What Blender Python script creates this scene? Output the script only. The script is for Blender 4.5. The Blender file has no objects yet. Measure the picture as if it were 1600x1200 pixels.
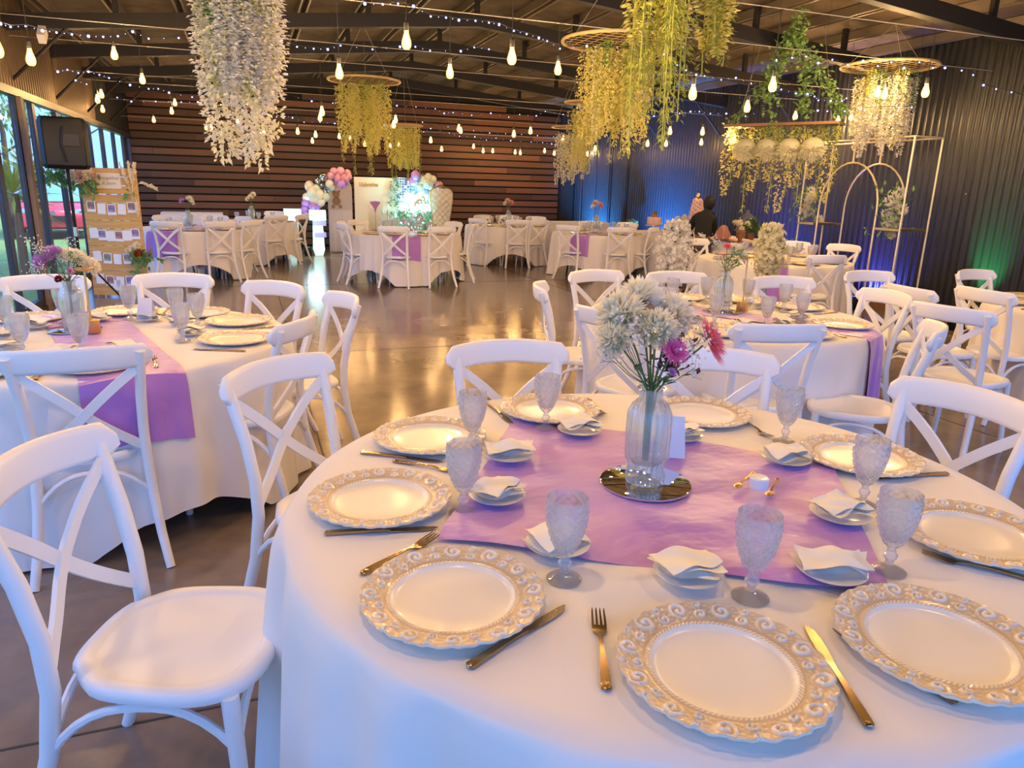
import bpy, bmesh, math, random
from mathutils import Vector, Matrix
PI = math.pi
sc = bpy.context.scene
COL = sc.collection

# ------------------------------------------------------------------ camera
FPX, TH, RO, EYE = 1114.4, 0.26863, 0.026358, 1.4593
YAW = math.radians(20.11098)
def _axes():
    fw = Vector((0, math.cos(TH), -math.sin(TH))); up = Vector((0, math.sin(TH), math.cos(TH))); rt = Vector((1, 0, 0))
    r = rt * math.cos(RO) + up * math.sin(RO); u = up * math.cos(RO) - rt * math.sin(RO)
    M = Matrix.Rotation(-YAW, 3, 'Z')
    return M @ r, M @ u, M @ fw
CR, CU, CW = _axes()
cd = bpy.data.cameras.new('camera'); cam = bpy.data.objects.new('camera', cd); COL.objects.link(cam)
cd.sensor_width = 36; cd.lens = 36 * FPX / 1600; cd.clip_end = 200
m3 = Matrix((CR, CU, -CW)).transposed()
cam.matrix_world = Matrix.Translation((0, 0, EYE)) @ m3.to_4x4()
sc.camera = cam
def _ray(px, py): return CW + CR * ((px - 800) / FPX) + CU * ((600 - py) / FPX)
def zp(px, py, z): d = _ray(px, py); return d * ((z - EYE) / d.z) + Vector((0, 0, EYE))
def xp(px, py, x): d = _ray(px, py); return d * (x / d.x) + Vector((0, 0, EYE))
def yp(px, py, y): d = _ray(px, py); return d * (y / d.y) + Vector((0, 0, EYE))
def proj(p):
    q = Vector(p) - Vector((0, 0, EYE)); zc = q.dot(CW); return 800 + FPX * q.dot(CR) / zc, 600 - FPX * q.dot(CU) / zc

# ------------------------------------------------------------------ light and exposure
sc.view_settings.view_transform = 'Standard'; sc.view_settings.look = 'None'
sc.view_settings.gamma = 1; sc.view_settings.use_curve_mapping = False
sc.view_settings.exposure = -0.04
W = bpy.data.worlds.new('sky'); sc.world = W; W.use_nodes = True
bg = W.node_tree.nodes['Background']; bg.inputs[0].default_value = (0.19, 0.41, 1.0, 1); bg.inputs[1].default_value = 3.3
BULB_W = 42
sl = bpy.data.lights.new('sun', 'SUN'); sl.energy = 7; sl.angle = .35; sl.color = (1, .97, .90); so = bpy.data.objects.new('sun', sl); COL.objects.link(so); so.rotation_euler = (.12, .62, 0)
sc.cycles.use_denoising = True
sc.cycles.max_bounces = 8; sc.cycles.diffuse_bounces = 4; sc.cycles.glossy_bounces = 4; sc.cycles.transmission_bounces = 6
sc.cycles.transparent_max_bounces = 12; sc.cycles.caustics_reflective = False; sc.cycles.caustics_refractive = False
sc.cycles.sample_clamp_indirect = 4
def portal(name, loc, rot, sx, sy):
    l = bpy.data.lights.new(name, 'AREA'); l.shape = 'RECTANGLE'; l.size = sx; l.size_y = sy
    o = bpy.data.objects.new(name, l); COL.objects.link(o); o.location = loc; o.rotation_euler = rot; l.cycles.is_portal = True
RX0, RX1, RY0, RY1 = -2.25, 7.95, -3.0, 17.5
portal('window_daylight', (RX0 - .1, 7.2, 1.15), (0, -PI / 2, 0), 2.3, 20.5)
portal('door_daylight', (2.85, RY0, 1.5), (PI / 2, 0, PI), 10.2, 3.0)

# ------------------------------------------------------------------ materials
def mat(name, col, rough=.5, metal=0., noise=None, bump=None, **kw):
    m = bpy.data.materials.new(name); m.use_nodes = True; nt = m.node_tree; N, L = nt.nodes, nt.links
    b = N['Principled BSDF']; b.inputs['Base Color'].default_value = (*col, 1); b.inputs['Roughness'].default_value = rough; b.inputs['Metallic'].default_value = metal
    for k, v in kw.items():
        k = k.replace('_', ' ')
        b.inputs[k].default_value = v if not isinstance(v, tuple) else (*v, 1)
    tc = None
    if noise or bump:
        tc = N.new('ShaderNodeTexCoord')
    if noise:   # (scale, colour2, lo, hi, stretch)
        sc_, c2, lo, hi, st = noise
        mp = N.new('ShaderNodeMapping'); mp.inputs['Scale'].default_value = st; L.new(tc.outputs['Object'], mp.inputs[0])
        n = N.new('ShaderNodeTexNoise'); n.inputs['Scale'].default_value = sc_; n.inputs['Detail'].default_value = 6; n.inputs['Roughness'].default_value = .65; L.new(mp.outputs[0], n.inputs[0])
        r = N.new('ShaderNodeValToRGB'); r.color_ramp.elements[0].position = lo; r.color_ramp.elements[1].position = hi
        r.color_ramp.elements[0].color = (*col, 1); r.color_ramp.elements[1].color = (*c2, 1)
        L.new(n.outputs[0], r.inputs[0]); L.new(r.outputs[0], b.inputs['Base Color'])
    if bump:    # (scale, strength, distance, stretch)
        s_, st_, di, ms = bump
        mp = N.new('ShaderNodeMapping'); mp.inputs['Scale'].default_value = ms; L.new(tc.outputs['Object'], mp.inputs[0])
        n = N.new('ShaderNodeTexNoise'); n.inputs['Scale'].default_value = s_; n.inputs['Detail'].default_value = 4; L.new(mp.outputs[0], n.inputs[0])
        bp = N.new('ShaderNodeBump'); bp.inputs['Strength'].default_value = st_; bp.inputs['Distance'].default_value = di
        L.new(n.outputs[0], bp.inputs['Height']); L.new(bp.outputs[0], b.inputs['Normal'])
    return m
def emis(name, col, st, base=None):
    m = mat(name, base or col, .5); b = m.node_tree.nodes['Principled BSDF']
    b.inputs['Emission Color'].default_value = (*col, 1); b.inputs['Emission Strength'].default_value = st; return m
def attr_mat(name, c0, c1, rough, att, metal=0, **kw):   # colour painted on the thing itself, mixed by a mesh attribute
    m = mat(name, c0, rough, metal, **kw); nt = m.node_tree; b = nt.nodes['Principled BSDF']
    a = nt.nodes.new('ShaderNodeAttribute'); a.attribute_name = att
    x = nt.nodes.new('ShaderNodeMix'); x.data_type = 'RGBA'; x.inputs['A'].default_value = (*c0, 1); x.inputs['B'].default_value = (*c1, 1)
    nt.links.new(a.outputs['Fac'], x.inputs['Factor']); nt.links.new(x.outputs['Result'], b.inputs['Base Color']); return m
def glassmat(name, col, rough, mixf, solid=0):
    m = mat(name, col, rough, 0, Transmission_Weight=1.0, IOR=1.48); nt = m.node_tree; b = nt.nodes['Principled BSDF']
    t = nt.nodes.new('ShaderNodeBsdfTransparent'); t.inputs[0].default_value = (.985, .99, .985, 1)
    g = nt.nodes.new('ShaderNodeBsdfGlossy'); g.inputs['Roughness'].default_value = rough; lw = nt.nodes.new('ShaderNodeLayerWeight'); lw.inputs[0].default_value = .5; pw = nt.nodes.new('ShaderNodeMath'); pw.operation = 'POWER'; pw.inputs[1].default_value = 2.2; ml = nt.nodes.new('ShaderNodeMath'); ml.operation = 'MULTIPLY_ADD'; ml.inputs[1].default_value = mixf; ml.inputs[2].default_value = .035
    nt.links.new(lw.outputs['Facing'], pw.inputs[0]); nt.links.new(pw.outputs[0], ml.inputs[0])
    x = nt.nodes.new('ShaderNodeMixShader'); nt.links.new(ml.outputs[0], x.inputs[0]); nt.links.new(t.outputs[0], x.inputs[1]); nt.links.new(g.outputs[0], x.inputs[2])
    d = nt.nodes.new('ShaderNodeBsdfDiffuse'); d.inputs[0].default_value = (.95 * col[0], .95 * col[1], .95 * col[2], 1); y = nt.nodes.new('ShaderNodeMixShader'); y.inputs[0].default_value = mixf * .16
    o = nt.nodes['Material Output']
    if solid:
        k = nt.nodes.new('ShaderNodeMixShader'); k.inputs[0].default_value = solid; nt.links.new(x.outputs[0], k.inputs[1]); nt.links.new(b.outputs[0], k.inputs[2]); x = k
    else: nt.nodes.remove(b)
    nt.links.new(x.outputs[0], y.inputs[1]); nt.links.new(d.outputs[0], y.inputs[2]); nt.links.new(y.outputs[0], o.inputs[0]); return m
def glow_glass(name, col, st):
    m = bpy.data.materials.new(name); m.use_nodes = True; nt = m.node_tree; nt.nodes.remove(nt.nodes['Principled BSDF'])
    t = nt.nodes.new('ShaderNodeBsdfTransparent'); e = nt.nodes.new('ShaderNodeEmission'); e.inputs[0].default_value = (*col, 1); e.inputs[1].default_value = st
    a = nt.nodes.new('ShaderNodeAddShader'); nt.links.new(t.outputs[0], a.inputs[0]); nt.links.new(e.outputs[0], a.inputs[1]); nt.links.new(a.outputs[0], nt.nodes['Material Output'].inputs[0]); return m
M = dict(
    chair=mat('white_plastic', (.83, .82, .82), .38),
    cloth=mat('ivory_tablecloth', (.80, .76, .72), .85, bump=(260, .08, .002, (1, 1, 1)), Sheen_Weight=.15),
    satin=mat('lilac_satin', (.42, .18, .58), .38, bump=(3.2, .55, .05, (1, 1.6, 1)), Sheen_Weight=.4),
    floor=mat('polished_concrete', (.135, .105, .088), .17, noise=(1.3, (.30, .23, .18), .32, .72, (1, 1, 1)), bump=(14, .06, .01, (1, 1, 1))),
    joint=mat('floor_joint', (.05, .045, .04), .8),
    corr=mat('black_corrugated_steel', (.020, .021, .027), .36, .3),
    corrl=mat('brown_corrugated_steel', (.10, .068, .04), .42, .3),
    deck=mat('stained_roof_board', (.060, .040, .024), .9, noise=(2.2, (.15, .11, .075), .35, .7, (1, 1, 1))),
    steel=mat('dark_roof_steel', (.010, .008, .008), .6, .1),
    purlin=mat('galvanised_purlin', (.20, .16, .13), .5, .5),
    slat=attr_mat('stained_timber_slats', (.055, .021, .011), (.16, .068, .034), .6, 'tone'),
    void=mat('black_backing', (.008, .007, .007), .9),
    trimwood=mat('timber_kerb', (.22, .11, .05), .6, noise=(3, (.33, .18, .09), .3, .7, (1, 6, 6))),
    frame=mat('charcoal_window_frame', (.03, .035, .05), .4, .3),
    framewood=mat('brown_window_post', (.22, .15, .10), .6),
    pane=glassmat('window_glass', (1, 1, 1), 0, .06),
    grass=mat('grass', (.10, .22, .05), .9, noise=(3, (.22, .36, .10), .3, .7, (1, 1, 1))),
    leaf=mat('leaf_green', (.09, .20, .05), .6, noise=(8, (.20, .34, .09), .3, .7, (1, 1, 1))),
    fern=mat('lime_fern', (.30, .36, .05), .6, noise=(9, (.52, .52, .10), .3, .7, (1, 1, 1))),
    wisy=mat('yellow_wisteria_petals', (.74, .68, .18), .7, noise=(9, (.88, .84, .45), .3, .7, (1, 1, 1))),
    wisw=mat('white_wisteria_petals', (.86, .84, .80), .7),
    wisc=mat('cream_wisteria_petals', (.84, .80, .58), .7),
    stem=mat('green_stem', (.10, .17, .05), .6),
    bark=mat('bark', (.13, .09, .06), .9),
    wicker=mat('cane_hoop', (.55, .40, .20), .6),
    wire=mat('hanging_wire', (.35, .33, .30), .5, .6),
    cable=mat('black_cable', (.02, .02, .02), .6),
    wcable=mat('pale_catenary_wire', (.55, .50, .45), .5, .4),
    charger=attr_mat('antique_ivory_charger', (.87, .81, .69), (.46, .29, .10), .24, 'gilt', Coat_Weight=.35),
    porcelain=mat('white_porcelain', (.84, .83, .80), .18),
    glass=glassmat('cut_glass', (1, 1, 1), .03, .85, .34),
    vase=glassmat('clear_vase_glass', (.9, 1, .9), .02, .9, .14),
    water=glassmat('vase_water', (.7, .85, .5), 0, .3),
    gold=mat('champagne_gold_metal', (.66, .44, .20), .22, 1.0),
    brass=mat('brushed_brass', (.70, .47, .18), .32, 1.0),
    gpipe=mat('painted_gold_pipe', (.80, .66, .42), .4, .45),
    steelc=mat('antique_cutlery_metal', (.44, .31, .17), .22, 1.0),
    mirror=mat('mirror_glass', (.80, .80, .80), .02, 1.0),
    napkin=mat('white_paper_napkin', (.88, .85, .78), .9),
    mumw=mat('cream_chrysanthemum', (.95, .90, .72), .8),
    pink=mat('magenta_daisy', (.80, .18, .48), .7),
    coral=mat('coral_pink_bloom', (.85, .24, .30), .7),
    lilac=mat('lilac_bloom', (.66, .36, .68), .7),
    babys=mat('babys_breath', (.88, .86, .80), .8),
    darkleaf=mat('dark_red_leaf', (.10, .025, .03), .6),
    red=mat('red_bloom', (.38, .015, .02), .6),
    pampas=mat('dried_pampas', (.80, .70, .50), .9),
    peach=mat('peach_rose', (.82, .62, .46), .8),
    pine=mat('pine_board', (.58, .31, .08), .55, noise=(2.5, (.72, .42, .13), .3, .7, (2, 14, 14))),
    card=mat('white_card', (.86, .84, .86), .7),
    ink=mat('grey_script_ink', (.35, .30, .25), .7),
    goldink=mat('gold_script', (.50, .34, .10), .35, .6),
    black=mat('black_speaker_shell', (.004, .004, .005), .4, Specular_IOR_Level=.25),
    grille=mat('speaker_grille', (.025, .025, .03), .5, .5),
    legblack=mat('black_table_leg', (.01, .01, .01), .5),
    hoodie=mat('black_hoodie_fabric', (.006, .006, .007), .9),
    trouser=mat('grey_trouser_fabric', (.07, .06, .07), .9),
    skin=mat('skin', (.16, .08, .05), .5), hair=mat('black_hair', (.004, .004, .004), .7), shoe=mat('dark_shoe', (.02, .02, .02), .5),
    printm=mat('white_print', (.75, .75, .75), .7),
    panel=mat('cream_backdrop_panel', (.82, .78, .66), .7), arch=mat('greige_arch_panel', (.58, .52, .50), .7),
    tulle=mat('pale_tulle', (.66, .60, .66), .8), teddy=mat('brown_teddy_print', (.32, .20, .13), .8),
    throne=mat('cream_leatherette', (.80, .74, .58), .4), sequin=mat('silver_shimmer_discs', (.70, .80, .82), .15, .9),
    seqg=mat('gold_shimmer_discs', (.70, .56, .30), .25, .8),
    balp=mat('pink_balloon', (.66, .32, .50), .28), ball=mat('lilac_balloon', (.50, .26, .80), .28), balw=mat('white_balloon', (.80, .82, .72), .28),
    balc=mat('chrome_balloon', (.75, .75, .72), .08, 1.0), balm=mat('pale_mint_balloon', (.62, .78, .70), .28),
    glowbox=emis('glowing_plinth_acrylic', (.62, 1.0, .95), .75, (.8, .9, .9)), lav=mat('lavender_band', (.42, .36, .78), .6),
    neon=emis('neon_tube', (.45, 1.0, 1.0), 14),
    cake=mat('blush_cake_icing', (.66, .44, .42), .6), choc=mat('dark_timber_tray', (.16, .07, .03), .5), macaroon=mat('peach_treat', (.78, .52, .36), .7),
    clear=glassmat('dome_glass', (1, 1, 1), 0, .3), green=mat('clipped_moss', (.06, .13, .03), .9),
    amber=glassmat('candle_jar_glass', (1, .9, .8), .05, .5), wax=mat('ivory_wax', (.85, .78, .66), .6),
    carred=mat('red_car_paint', (.75, .05, .08), .25, Coat_Weight=.6), carglass=mat('car_glass', (.20, .42, .45), .08), tyre=mat('tyre_rubber', (.02, .02, .02), .8), chrome=mat('bright_metal', (.7, .7, .72), .2, 1),
    bulbglass=glow_glass('warm_bulb_glass', (1, .52, .13), 2.6), filament=emis('bulb_filament', (1, .66, .26), 60),
    fairy=emis('fairy_light', (.22, .30, 1.0), 9), blackp=mat('black_socket', (.015, .015, .015), .5),
)

for k in ('mumw', 'coral', 'pink', 'lilac', 'peach', 'wisw', 'wisy', 'wisc', 'babys'):   # thin petals let light through
    nt = M[k].node_tree; p_ = nt.nodes['Principled BSDF']; tr = nt.nodes.new('ShaderNodeBsdfTranslucent'); tr.inputs[0].default_value = p_.inputs['Base Color'].default_value
    mx = nt.nodes.new('ShaderNodeMixShader'); mx.inputs[0].default_value = .45; nt.links.new(p_.outputs[0], mx.inputs[1]); nt.links.new(tr.outputs[0], mx.inputs[2]); nt.links.new(mx.outputs[0], nt.nodes['Material Output'].inputs[0])

# ------------------------------------------------------------------ mesh helpers
class MB:
    def __init__(s): s.v = []; s.f = []; s.mi = []; s.att = []; s.cur = 0; s.av = 0.
    def add(s, vs, fs):
        o = len(s.v); s.v += [tuple(p) for p in vs]; s.att += [s.av] * len(vs)
        s.f += [tuple(i + o for i in f) for f in fs]; s.mi += [s.cur] * len(fs); return o
    def box(s, c, d, rot=None):
        x, y, z = (i / 2 for i in d); P = [Vector((a * x, b * y, e * z)) for a in (-1, 1) for b in (-1, 1) for e in (-1, 1)]
        if rot is not None: P = [rot @ p for p in P]
        c = Vector(c); s.add([p + c for p in P], [(0, 1, 3, 2), (4, 6, 7, 5), (0, 4, 5, 1), (2, 3, 7, 6), (0, 2, 6, 4), (1, 5, 7, 3)])
    def tube(s, pts, rad, n=8, cap=True, flat=None):
        pts = [Vector(p) for p in pts]; rs = rad if isinstance(rad, (list, tuple)) else [rad] * len(pts)
        t0 = (pts[1] - pts[0]).normalized(); a = Vector((0, 0, 1)) if abs(t0.z) < .9 else Vector((1, 0, 0))
        u = t0.cross(a).normalized(); vs = []
        for i, p in enumerate(pts):
            t = (pts[min(i + 1, len(pts) - 1)] - pts[max(i - 1, 0)]).normalized()
            u = (u - t * u.dot(t)).normalized(); w = t.cross(u)
            for k in range(n):
                q = 2 * PI * k / n; r = rs[i]
                if flat: vs.append(p + u * (math.cos(q) * r * flat[0]) + w * (math.sin(q) * r * flat[1]))
                else: vs.append(p + (u * math.cos(q) + w * math.sin(q)) * r)
        fs = [(i * n + k, i * n + (k + 1) % n, (i + 1) * n + (k + 1) % n, (i + 1) * n + k) for i in range(len(pts) - 1) for k in range(n)]
        if cap: fs += [tuple(range(n - 1, -1, -1)), tuple((len(pts) - 1) * n + k for k in range(n))]
        s.add(vs, fs)
    def strip(s, pts, wv, tv):   # flat bar along pts with half-width vector wv and half-thickness vector tv (callables or vectors)
        vs = []; n = len(pts)
        for i, p in enumerate(pts):
            w = wv(i) if callable(wv) else wv; t = tv(i) if callable(tv) else tv; p = Vector(p)
            vs += [p - w - t, p + w - t, p + w + t, p - w + t]
        fs = [(i * 4 + k, i * 4 + (k + 1) % 4, i * 4 + 4 + (k + 1) % 4, i * 4 + 4 + k) for i in range(n - 1) for k in range(4)]
        fs += [(3, 2, 1, 0), tuple((n - 1) * 4 + k for k in range(4))]; s.add(vs, fs)
    def lathe(s, prof, n=32, c=(0, 0, 0), rf=None, axis=None):
        c = Vector(c); vs = []
        for j, (r, z) in enumerate(prof):
            for k in range(n):
                a = 2 * PI * k / n; rr = r + (rf(a, z, j) if rf else 0); p = Vector((rr * math.cos(a), rr * math.sin(a), z))
                vs.append((axis @ p if axis else p) + c)
        fs = [(i * n + k, i * n + (k + 1) % n, (i + 1) * n + (k + 1) % n, (i + 1) * n + k) for i in range(len(prof) - 1) for k in range(n)]
        if prof[0][0] > 1e-5 or True: fs.append(tuple(range(n - 1, -1, -1)))
        fs.append(tuple((len(prof) - 1) * n + k for k in range(n))); s.add(vs, fs)
    def sphere(s, c, r, n=12, m=8, sc=(1, 1, 1)):
        prof = [(max(1e-4, r * math.sin(PI * i / m)), -r * math.cos(PI * i / m)) for i in range(m + 1)]
        c = Vector(c); vs = [Vector((p[0] * math.cos(2 * PI * k / n) * sc[0], p[0] * math.sin(2 * PI * k / n) * sc[1], p[1] * sc[2])) + c for p in prof for k in range(n)]
        s.add(vs, [(i * n + k, i * n + (k + 1) % n, (i + 1) * n + (k + 1) % n, (i + 1) * n + k) for i in range(m) for k in range(n)])
    def petal(s, c, d, up, ln, wd, cup=.2):   # a pointed petal / leaf as a little folded patch of 6 vertices
        d = Vector(d).normalized(); up = Vector(up); w = d.cross(up)
        if w.length < 1e-4: w = Vector((1, 0, 0))
        w.normalize(); n = w.cross(d); c = Vector(c)
        s.add([c, c + d * ln * .45 + w * wd * .5 + n * cup * wd, c + d * ln + n * cup * wd * .5, c + d * ln * .45 - w * wd * .5 + n * cup * wd, c + d * ln * .5 - n * cup * wd * .3],
              [(0, 1, 4), (1, 2, 4), (2, 3, 4), (3, 0, 4)])
    def grid(s, fn, nu, nv, flip=False):
        vs = [fn(i / nu, j / nv) for i in range(nu + 1) for j in range(nv + 1)]
        fs = [(i * (nv + 1) + j, (i + 1) * (nv + 1) + j, (i + 1) * (nv + 1) + j + 1, i * (nv + 1) + j + 1) for i in range(nu) for j in range(nv)]
        s.add(vs, [f[::-1] for f in fs] if flip else fs)
    def mesh(s, name, m, smooth=True, attname=None, ang=40):
        me = bpy.data.meshes.new(name); me.from_pydata(s.v, [], s.f)
        for x in (m if isinstance(m, (list, tuple)) else [m]): me.materials.append(x)
        if any(s.mi): me.polygons.foreach_set('material_index', s.mi)
        if smooth:
            me.polygons.foreach_set('use_smooth', [True] * len(me.polygons)); me.set_sharp_from_angle(angle=math.radians(ang))
        if attname:
            a = me.attributes.new(attname, 'FLOAT', 'POINT'); a.data.foreach_set('value', s.att)
        me.update(); return me
    def build(s, name, m, parent=None, **k): return link(name, s.mesh(name, m, **k), parent)
def link(name, me, parent=None, loc=None, rot=None, scale=None):
    o = bpy.data.objects.new(name, me); COL.objects.link(o)
    if parent: o.parent = parent
    if loc is not None: o.location = loc
    if rot is not None: o.rotation_euler = rot
    if scale is not None: o.scale = scale
    return o
def tag(o, label, cat, group=None, kind=None):
    o['label'] = label; o['category'] = cat
    if group: o['group'] = group
    if kind: o['kind'] = kind
    return o
def thing(name, label, cat, loc=(0, 0, 0), rz=0, group=None):
    o = bpy.data.objects.new(name, None); COL.objects.link(o); o.empty_display_size = .05; o.location = loc; o.rotation_euler = (0, 0, rz)
    return tag(o, label, cat, group)
def struct(o): o['kind'] = 'structure'; return o
def dup(root, loc, rz, label, group=None, tilt=None):
    r = root.copy(); COL.objects.link(r); r.location = loc; r.rotation_euler = (tilt[0] if tilt else 0, tilt[1] if tilt else 0, rz); r['label'] = label
    if group: r['group'] = group
    for ch in root.children:
        c = ch.copy(); COL.objects.link(c); c.parent = r
        for g in ch.children:
            d = g.copy(); COL.objects.link(d); d.parent = c
    return r
class Proto:   # first use takes the original itself, later uses are copies
    def __init__(s, root): s.root = root; s.used = False
    def place(s, loc, rz, label, group=None, tilt=None, cat=None):
        if not s.used:
            s.used = True; o = s.root; o.location = loc; o.rotation_euler = (tilt[0] if tilt else 0, tilt[1] if tilt else 0, rz); o['label'] = label
            if group: o['group'] = group
        else: o = dup(s.root, loc, rz, label, group, tilt)
        return o

# ================================================================== the room
EAVE, RIDGE, RIDX = 3.32, 3.80, 2.85
def deckz(x): return RIDGE - (RIDGE - EAVE) * abs(x - RIDX) / (RX1 - RIDX)
b = MB(); b.box(((RX0 + RX1) / 2, (RY0 + RY1) / 2, -.1), (RX1 - RX0 + .3, RY1 - RY0 + .3, .2)); struct(b.build('floor', M['floor'], smooth=False))
b = MB()
for y in (1.9, 6.4, 10.9, 15.2): b.box((2.85, y, .0008), (10.2, .008, .0016))
for x in (.3, 4.4): b.box((x, 7.2, .0008), (.008, 20.4, .0016))
struct(b.build('trim_1', M['joint'], smooth=False))
# roof deck, two slopes
b = MB()
for x0, x1 in ((RX0 - .1, RIDX), (RIDX, RX1 + .1)):
    b.add([(x0, RY0, deckz(x0)), (x1, RY0, deckz(x1)), (x1, RY1 + .1, deckz(x1)), (x0, RY1 + .1, deckz(x0)),
           (x0, RY0, deckz(x0) + .08), (x1, RY0, deckz(x1) + .08), (x1, RY1 + .1, deckz(x1) + .08), (x0, RY1 + .1, deckz(x0) + .08)],
          [(0, 3, 2, 1), (4, 5, 6, 7), (0, 1, 5, 4), (1, 2, 6, 5), (2, 3, 7, 6), (3, 0, 4, 7)])
struct(b.build('ceiling', M['deck'], smooth=False))
# purlins: paired channels running the length of the hall
k = 0
for i in range(15):
    x = RX0 + .25 + i * .70
    if x > RX1 - .1: break
    k += 1; b = MB()
    for dx in (-.045, .045): b.box((x + dx, (RY0 + RY1) / 2, deckz(x) - .055), (.022, RY1 - RY0, .10))
    tagp = b.build('ceiling_purlin', M['purlin'], smooth=False); struct(tagp)
# trusses: bottom chord, posts
for y in (-.1, 1.8, 3.7, 5.6, 7.5, 9.4, 11.3, 13.3, 15.3):
    b = MB()
    for x0, x1 in ((RX0, RIDX), (RIDX, RX1)):
        n = 2
        def zc(x): return deckz(x) - .34
        for s in (0,):
            P = [Vector((x0, y, zc(x0))), Vector((x1, y, zc(x1)))]
            b.strip(P, Vector((0, .055, 0)), Vector((0, 0, .075)))
    for x in (-1.2, .1, 1.5, 2.85, 4.2, 5.6, 6.9):
        b.box((x, y, deckz(x) - .17), (.06, .05, .30))
    for sx, x in ((1, RX0), (-1, RX1)):
        b.tube([(x, y, 2.42), (x + sx * .62, y, deckz(x + sx * .62) - .36)], .018, 6)
    struct(b.build('ceiling_truss', M['steel'], smooth=False))
# back wall: brown timber slats over black
b = MB(); b.box(((RX0 + RX1) / 2, RY1 + .1, 1.9), (RX1 - RX0 + .3, .1, 3.9)); struct(b.build('wall_back', M['void'], smooth=False))
random.seed(5); b = MB(); z = .06; row = 0
while z < 3.62:
    xs = [RX0 + .02]; x = RX0 - (row % 3) * .8 + random.uniform(.2, .5)
    while x < RX1 - .45:
        if x > RX0 + .3: xs.append(x)
        x += 2.4
    xs.append(RX1 - .42)
    for a, c in zip(xs[:-1], xs[1:]):
        zt = min(deckz(a), deckz(c)) - .26
        if z + .12 > zt and z > 3.1 and (z > deckz((a + c) / 2) - .34): continue
        b.av = random.random() ** 1.2; b.box(((a + c) / 2, RY1 + .012, z + .063), (c - a - .006, .03, .122))
    z += .158; row += 1
struct(b.build('wall_back_slats', M['slat'], smooth=False, attname='tone'))
# corrugated sheet walls
def corrugated(x, y0, y1, z0, z1, name, m, pitch=.098, amp=.011):
    b = MB(); n = int((y1 - y0) / pitch * 8)
    vs = []; fs = []
    for i in range(n + 1):
        y = y0 + (y1 - y0) * i / n; ph = (i % 8) / 8 * 2 * PI; dx = amp * max(-.75, min(.75, math.sin(ph) * 1.2)) / .75
        vs += [(x + dx, y, z0), (x + dx, y, z1)]
    fs = [(2 * i, 2 * i + 1, 2 * i + 3, 2 * i + 2) for i in range(n)]
    b.add(vs, fs); return struct(b.build(name, m, ang=70))
corrugated(RX1, RY0, RY1 + .05, .12, 3.45, 'wall_right', M['corr'])
b = MB(); b.box((RX1 + .07, (RY0 + RY1) / 2, 1.8), (.08, RY1 - RY0 + .3, 3.6)); struct(b.build('wall_right_backing', M['void'], smooth=False))
b = MB(); b.box((RX1 - .06, (RY0 + RY1) / 2, .06), (.13, RY1 - RY0, .12)); struct(b.build('baseboard_right', M['trimwood'], smooth=False))
b = MB(); b.box((RX1 - .22, RY1 - .05, 1.7), (.36, .14, 3.4)); struct(b.build('trim_2', M['void'], smooth=False))
for y in (16.9, 16.1, 15.4, 14.6):     # pale down pipes by the far corner
    b = MB(); b.tube([(RX1 - .05, y, .12), (RX1 - .05, y, 3.2)], .016, 8); struct(b.build('trim_3', M['grille']))
b = MB()
for i in range(19): b.sphere((RX1 - .014, -1 + i * .92, 1.52), .011, 6, 4)
struct(b.build('trim_4', M['chrome']))
# left wall: fascia over the glazed doors
WT = 2.25
corrugated(RX0, RY0, 13.9, WT + .08, 3.45, 'wall_left', M['corrl'])
b = MB(); b.box((RX0 - .07, (RY0 + 13.9) / 2, (WT + 3.5) / 2 + .04), (.08, 13.9 - RY0, 3.5 - WT)); b.box((RX0 - .05, 15.75, (WT + 3.5) / 2 + .04), (.12, 3.7, 3.5 - WT)); struct(b.build('wall_left_backing', M['void'], smooth=False))
b = MB(); b.box((RX0, (RY0 + RY1) / 2, WT + .04), (.10, RY1 - RY0, .08)); b.box((RX0, (RY0 + RY1) / 2, .025), (.10, RY1 - RY0, .05)); struct(b.build('trim_5', M['frame'], smooth=False))
ys = [-3.0, -.8, 1.4, 3.6, 5.8, 7.35, 8.45, 9.3, 9.98, 11.1, 12.15, 13.2, 14.3, 15.45, 16.6, 17.45]
for i in range(len(ys) - 1):
    y0, y1 = ys[i], ys[i + 1]
    w = bpy.data.objects.new('window_%d' % (i + 1), None); COL.objects.link(w); w.location = (RX0, y0, 0); struct(w)
    b = MB()
    for yy in (.03, y1 - y0 - .03): b.box((0, yy, WT / 2 + .02), (.055, .055, WT - .06))
    b.box((0, (y1 - y0) / 2, .09), (.06, y1 - y0, .08)); b.build('window_frame', M['frame'], w, smooth=False)
    b = MB(); b.box((0, (y1 - y0) / 2, WT / 2), (.008, y1 - y0 - .12, WT - .16)); b.build('pane', M['pane'], w, smooth=False)
    if i == 7:
        b = MB(); b.box((.055, .035, WT / 2), (.045, .10, WT)); b.build('post', M['framewood'], w, smooth=False)
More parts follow.
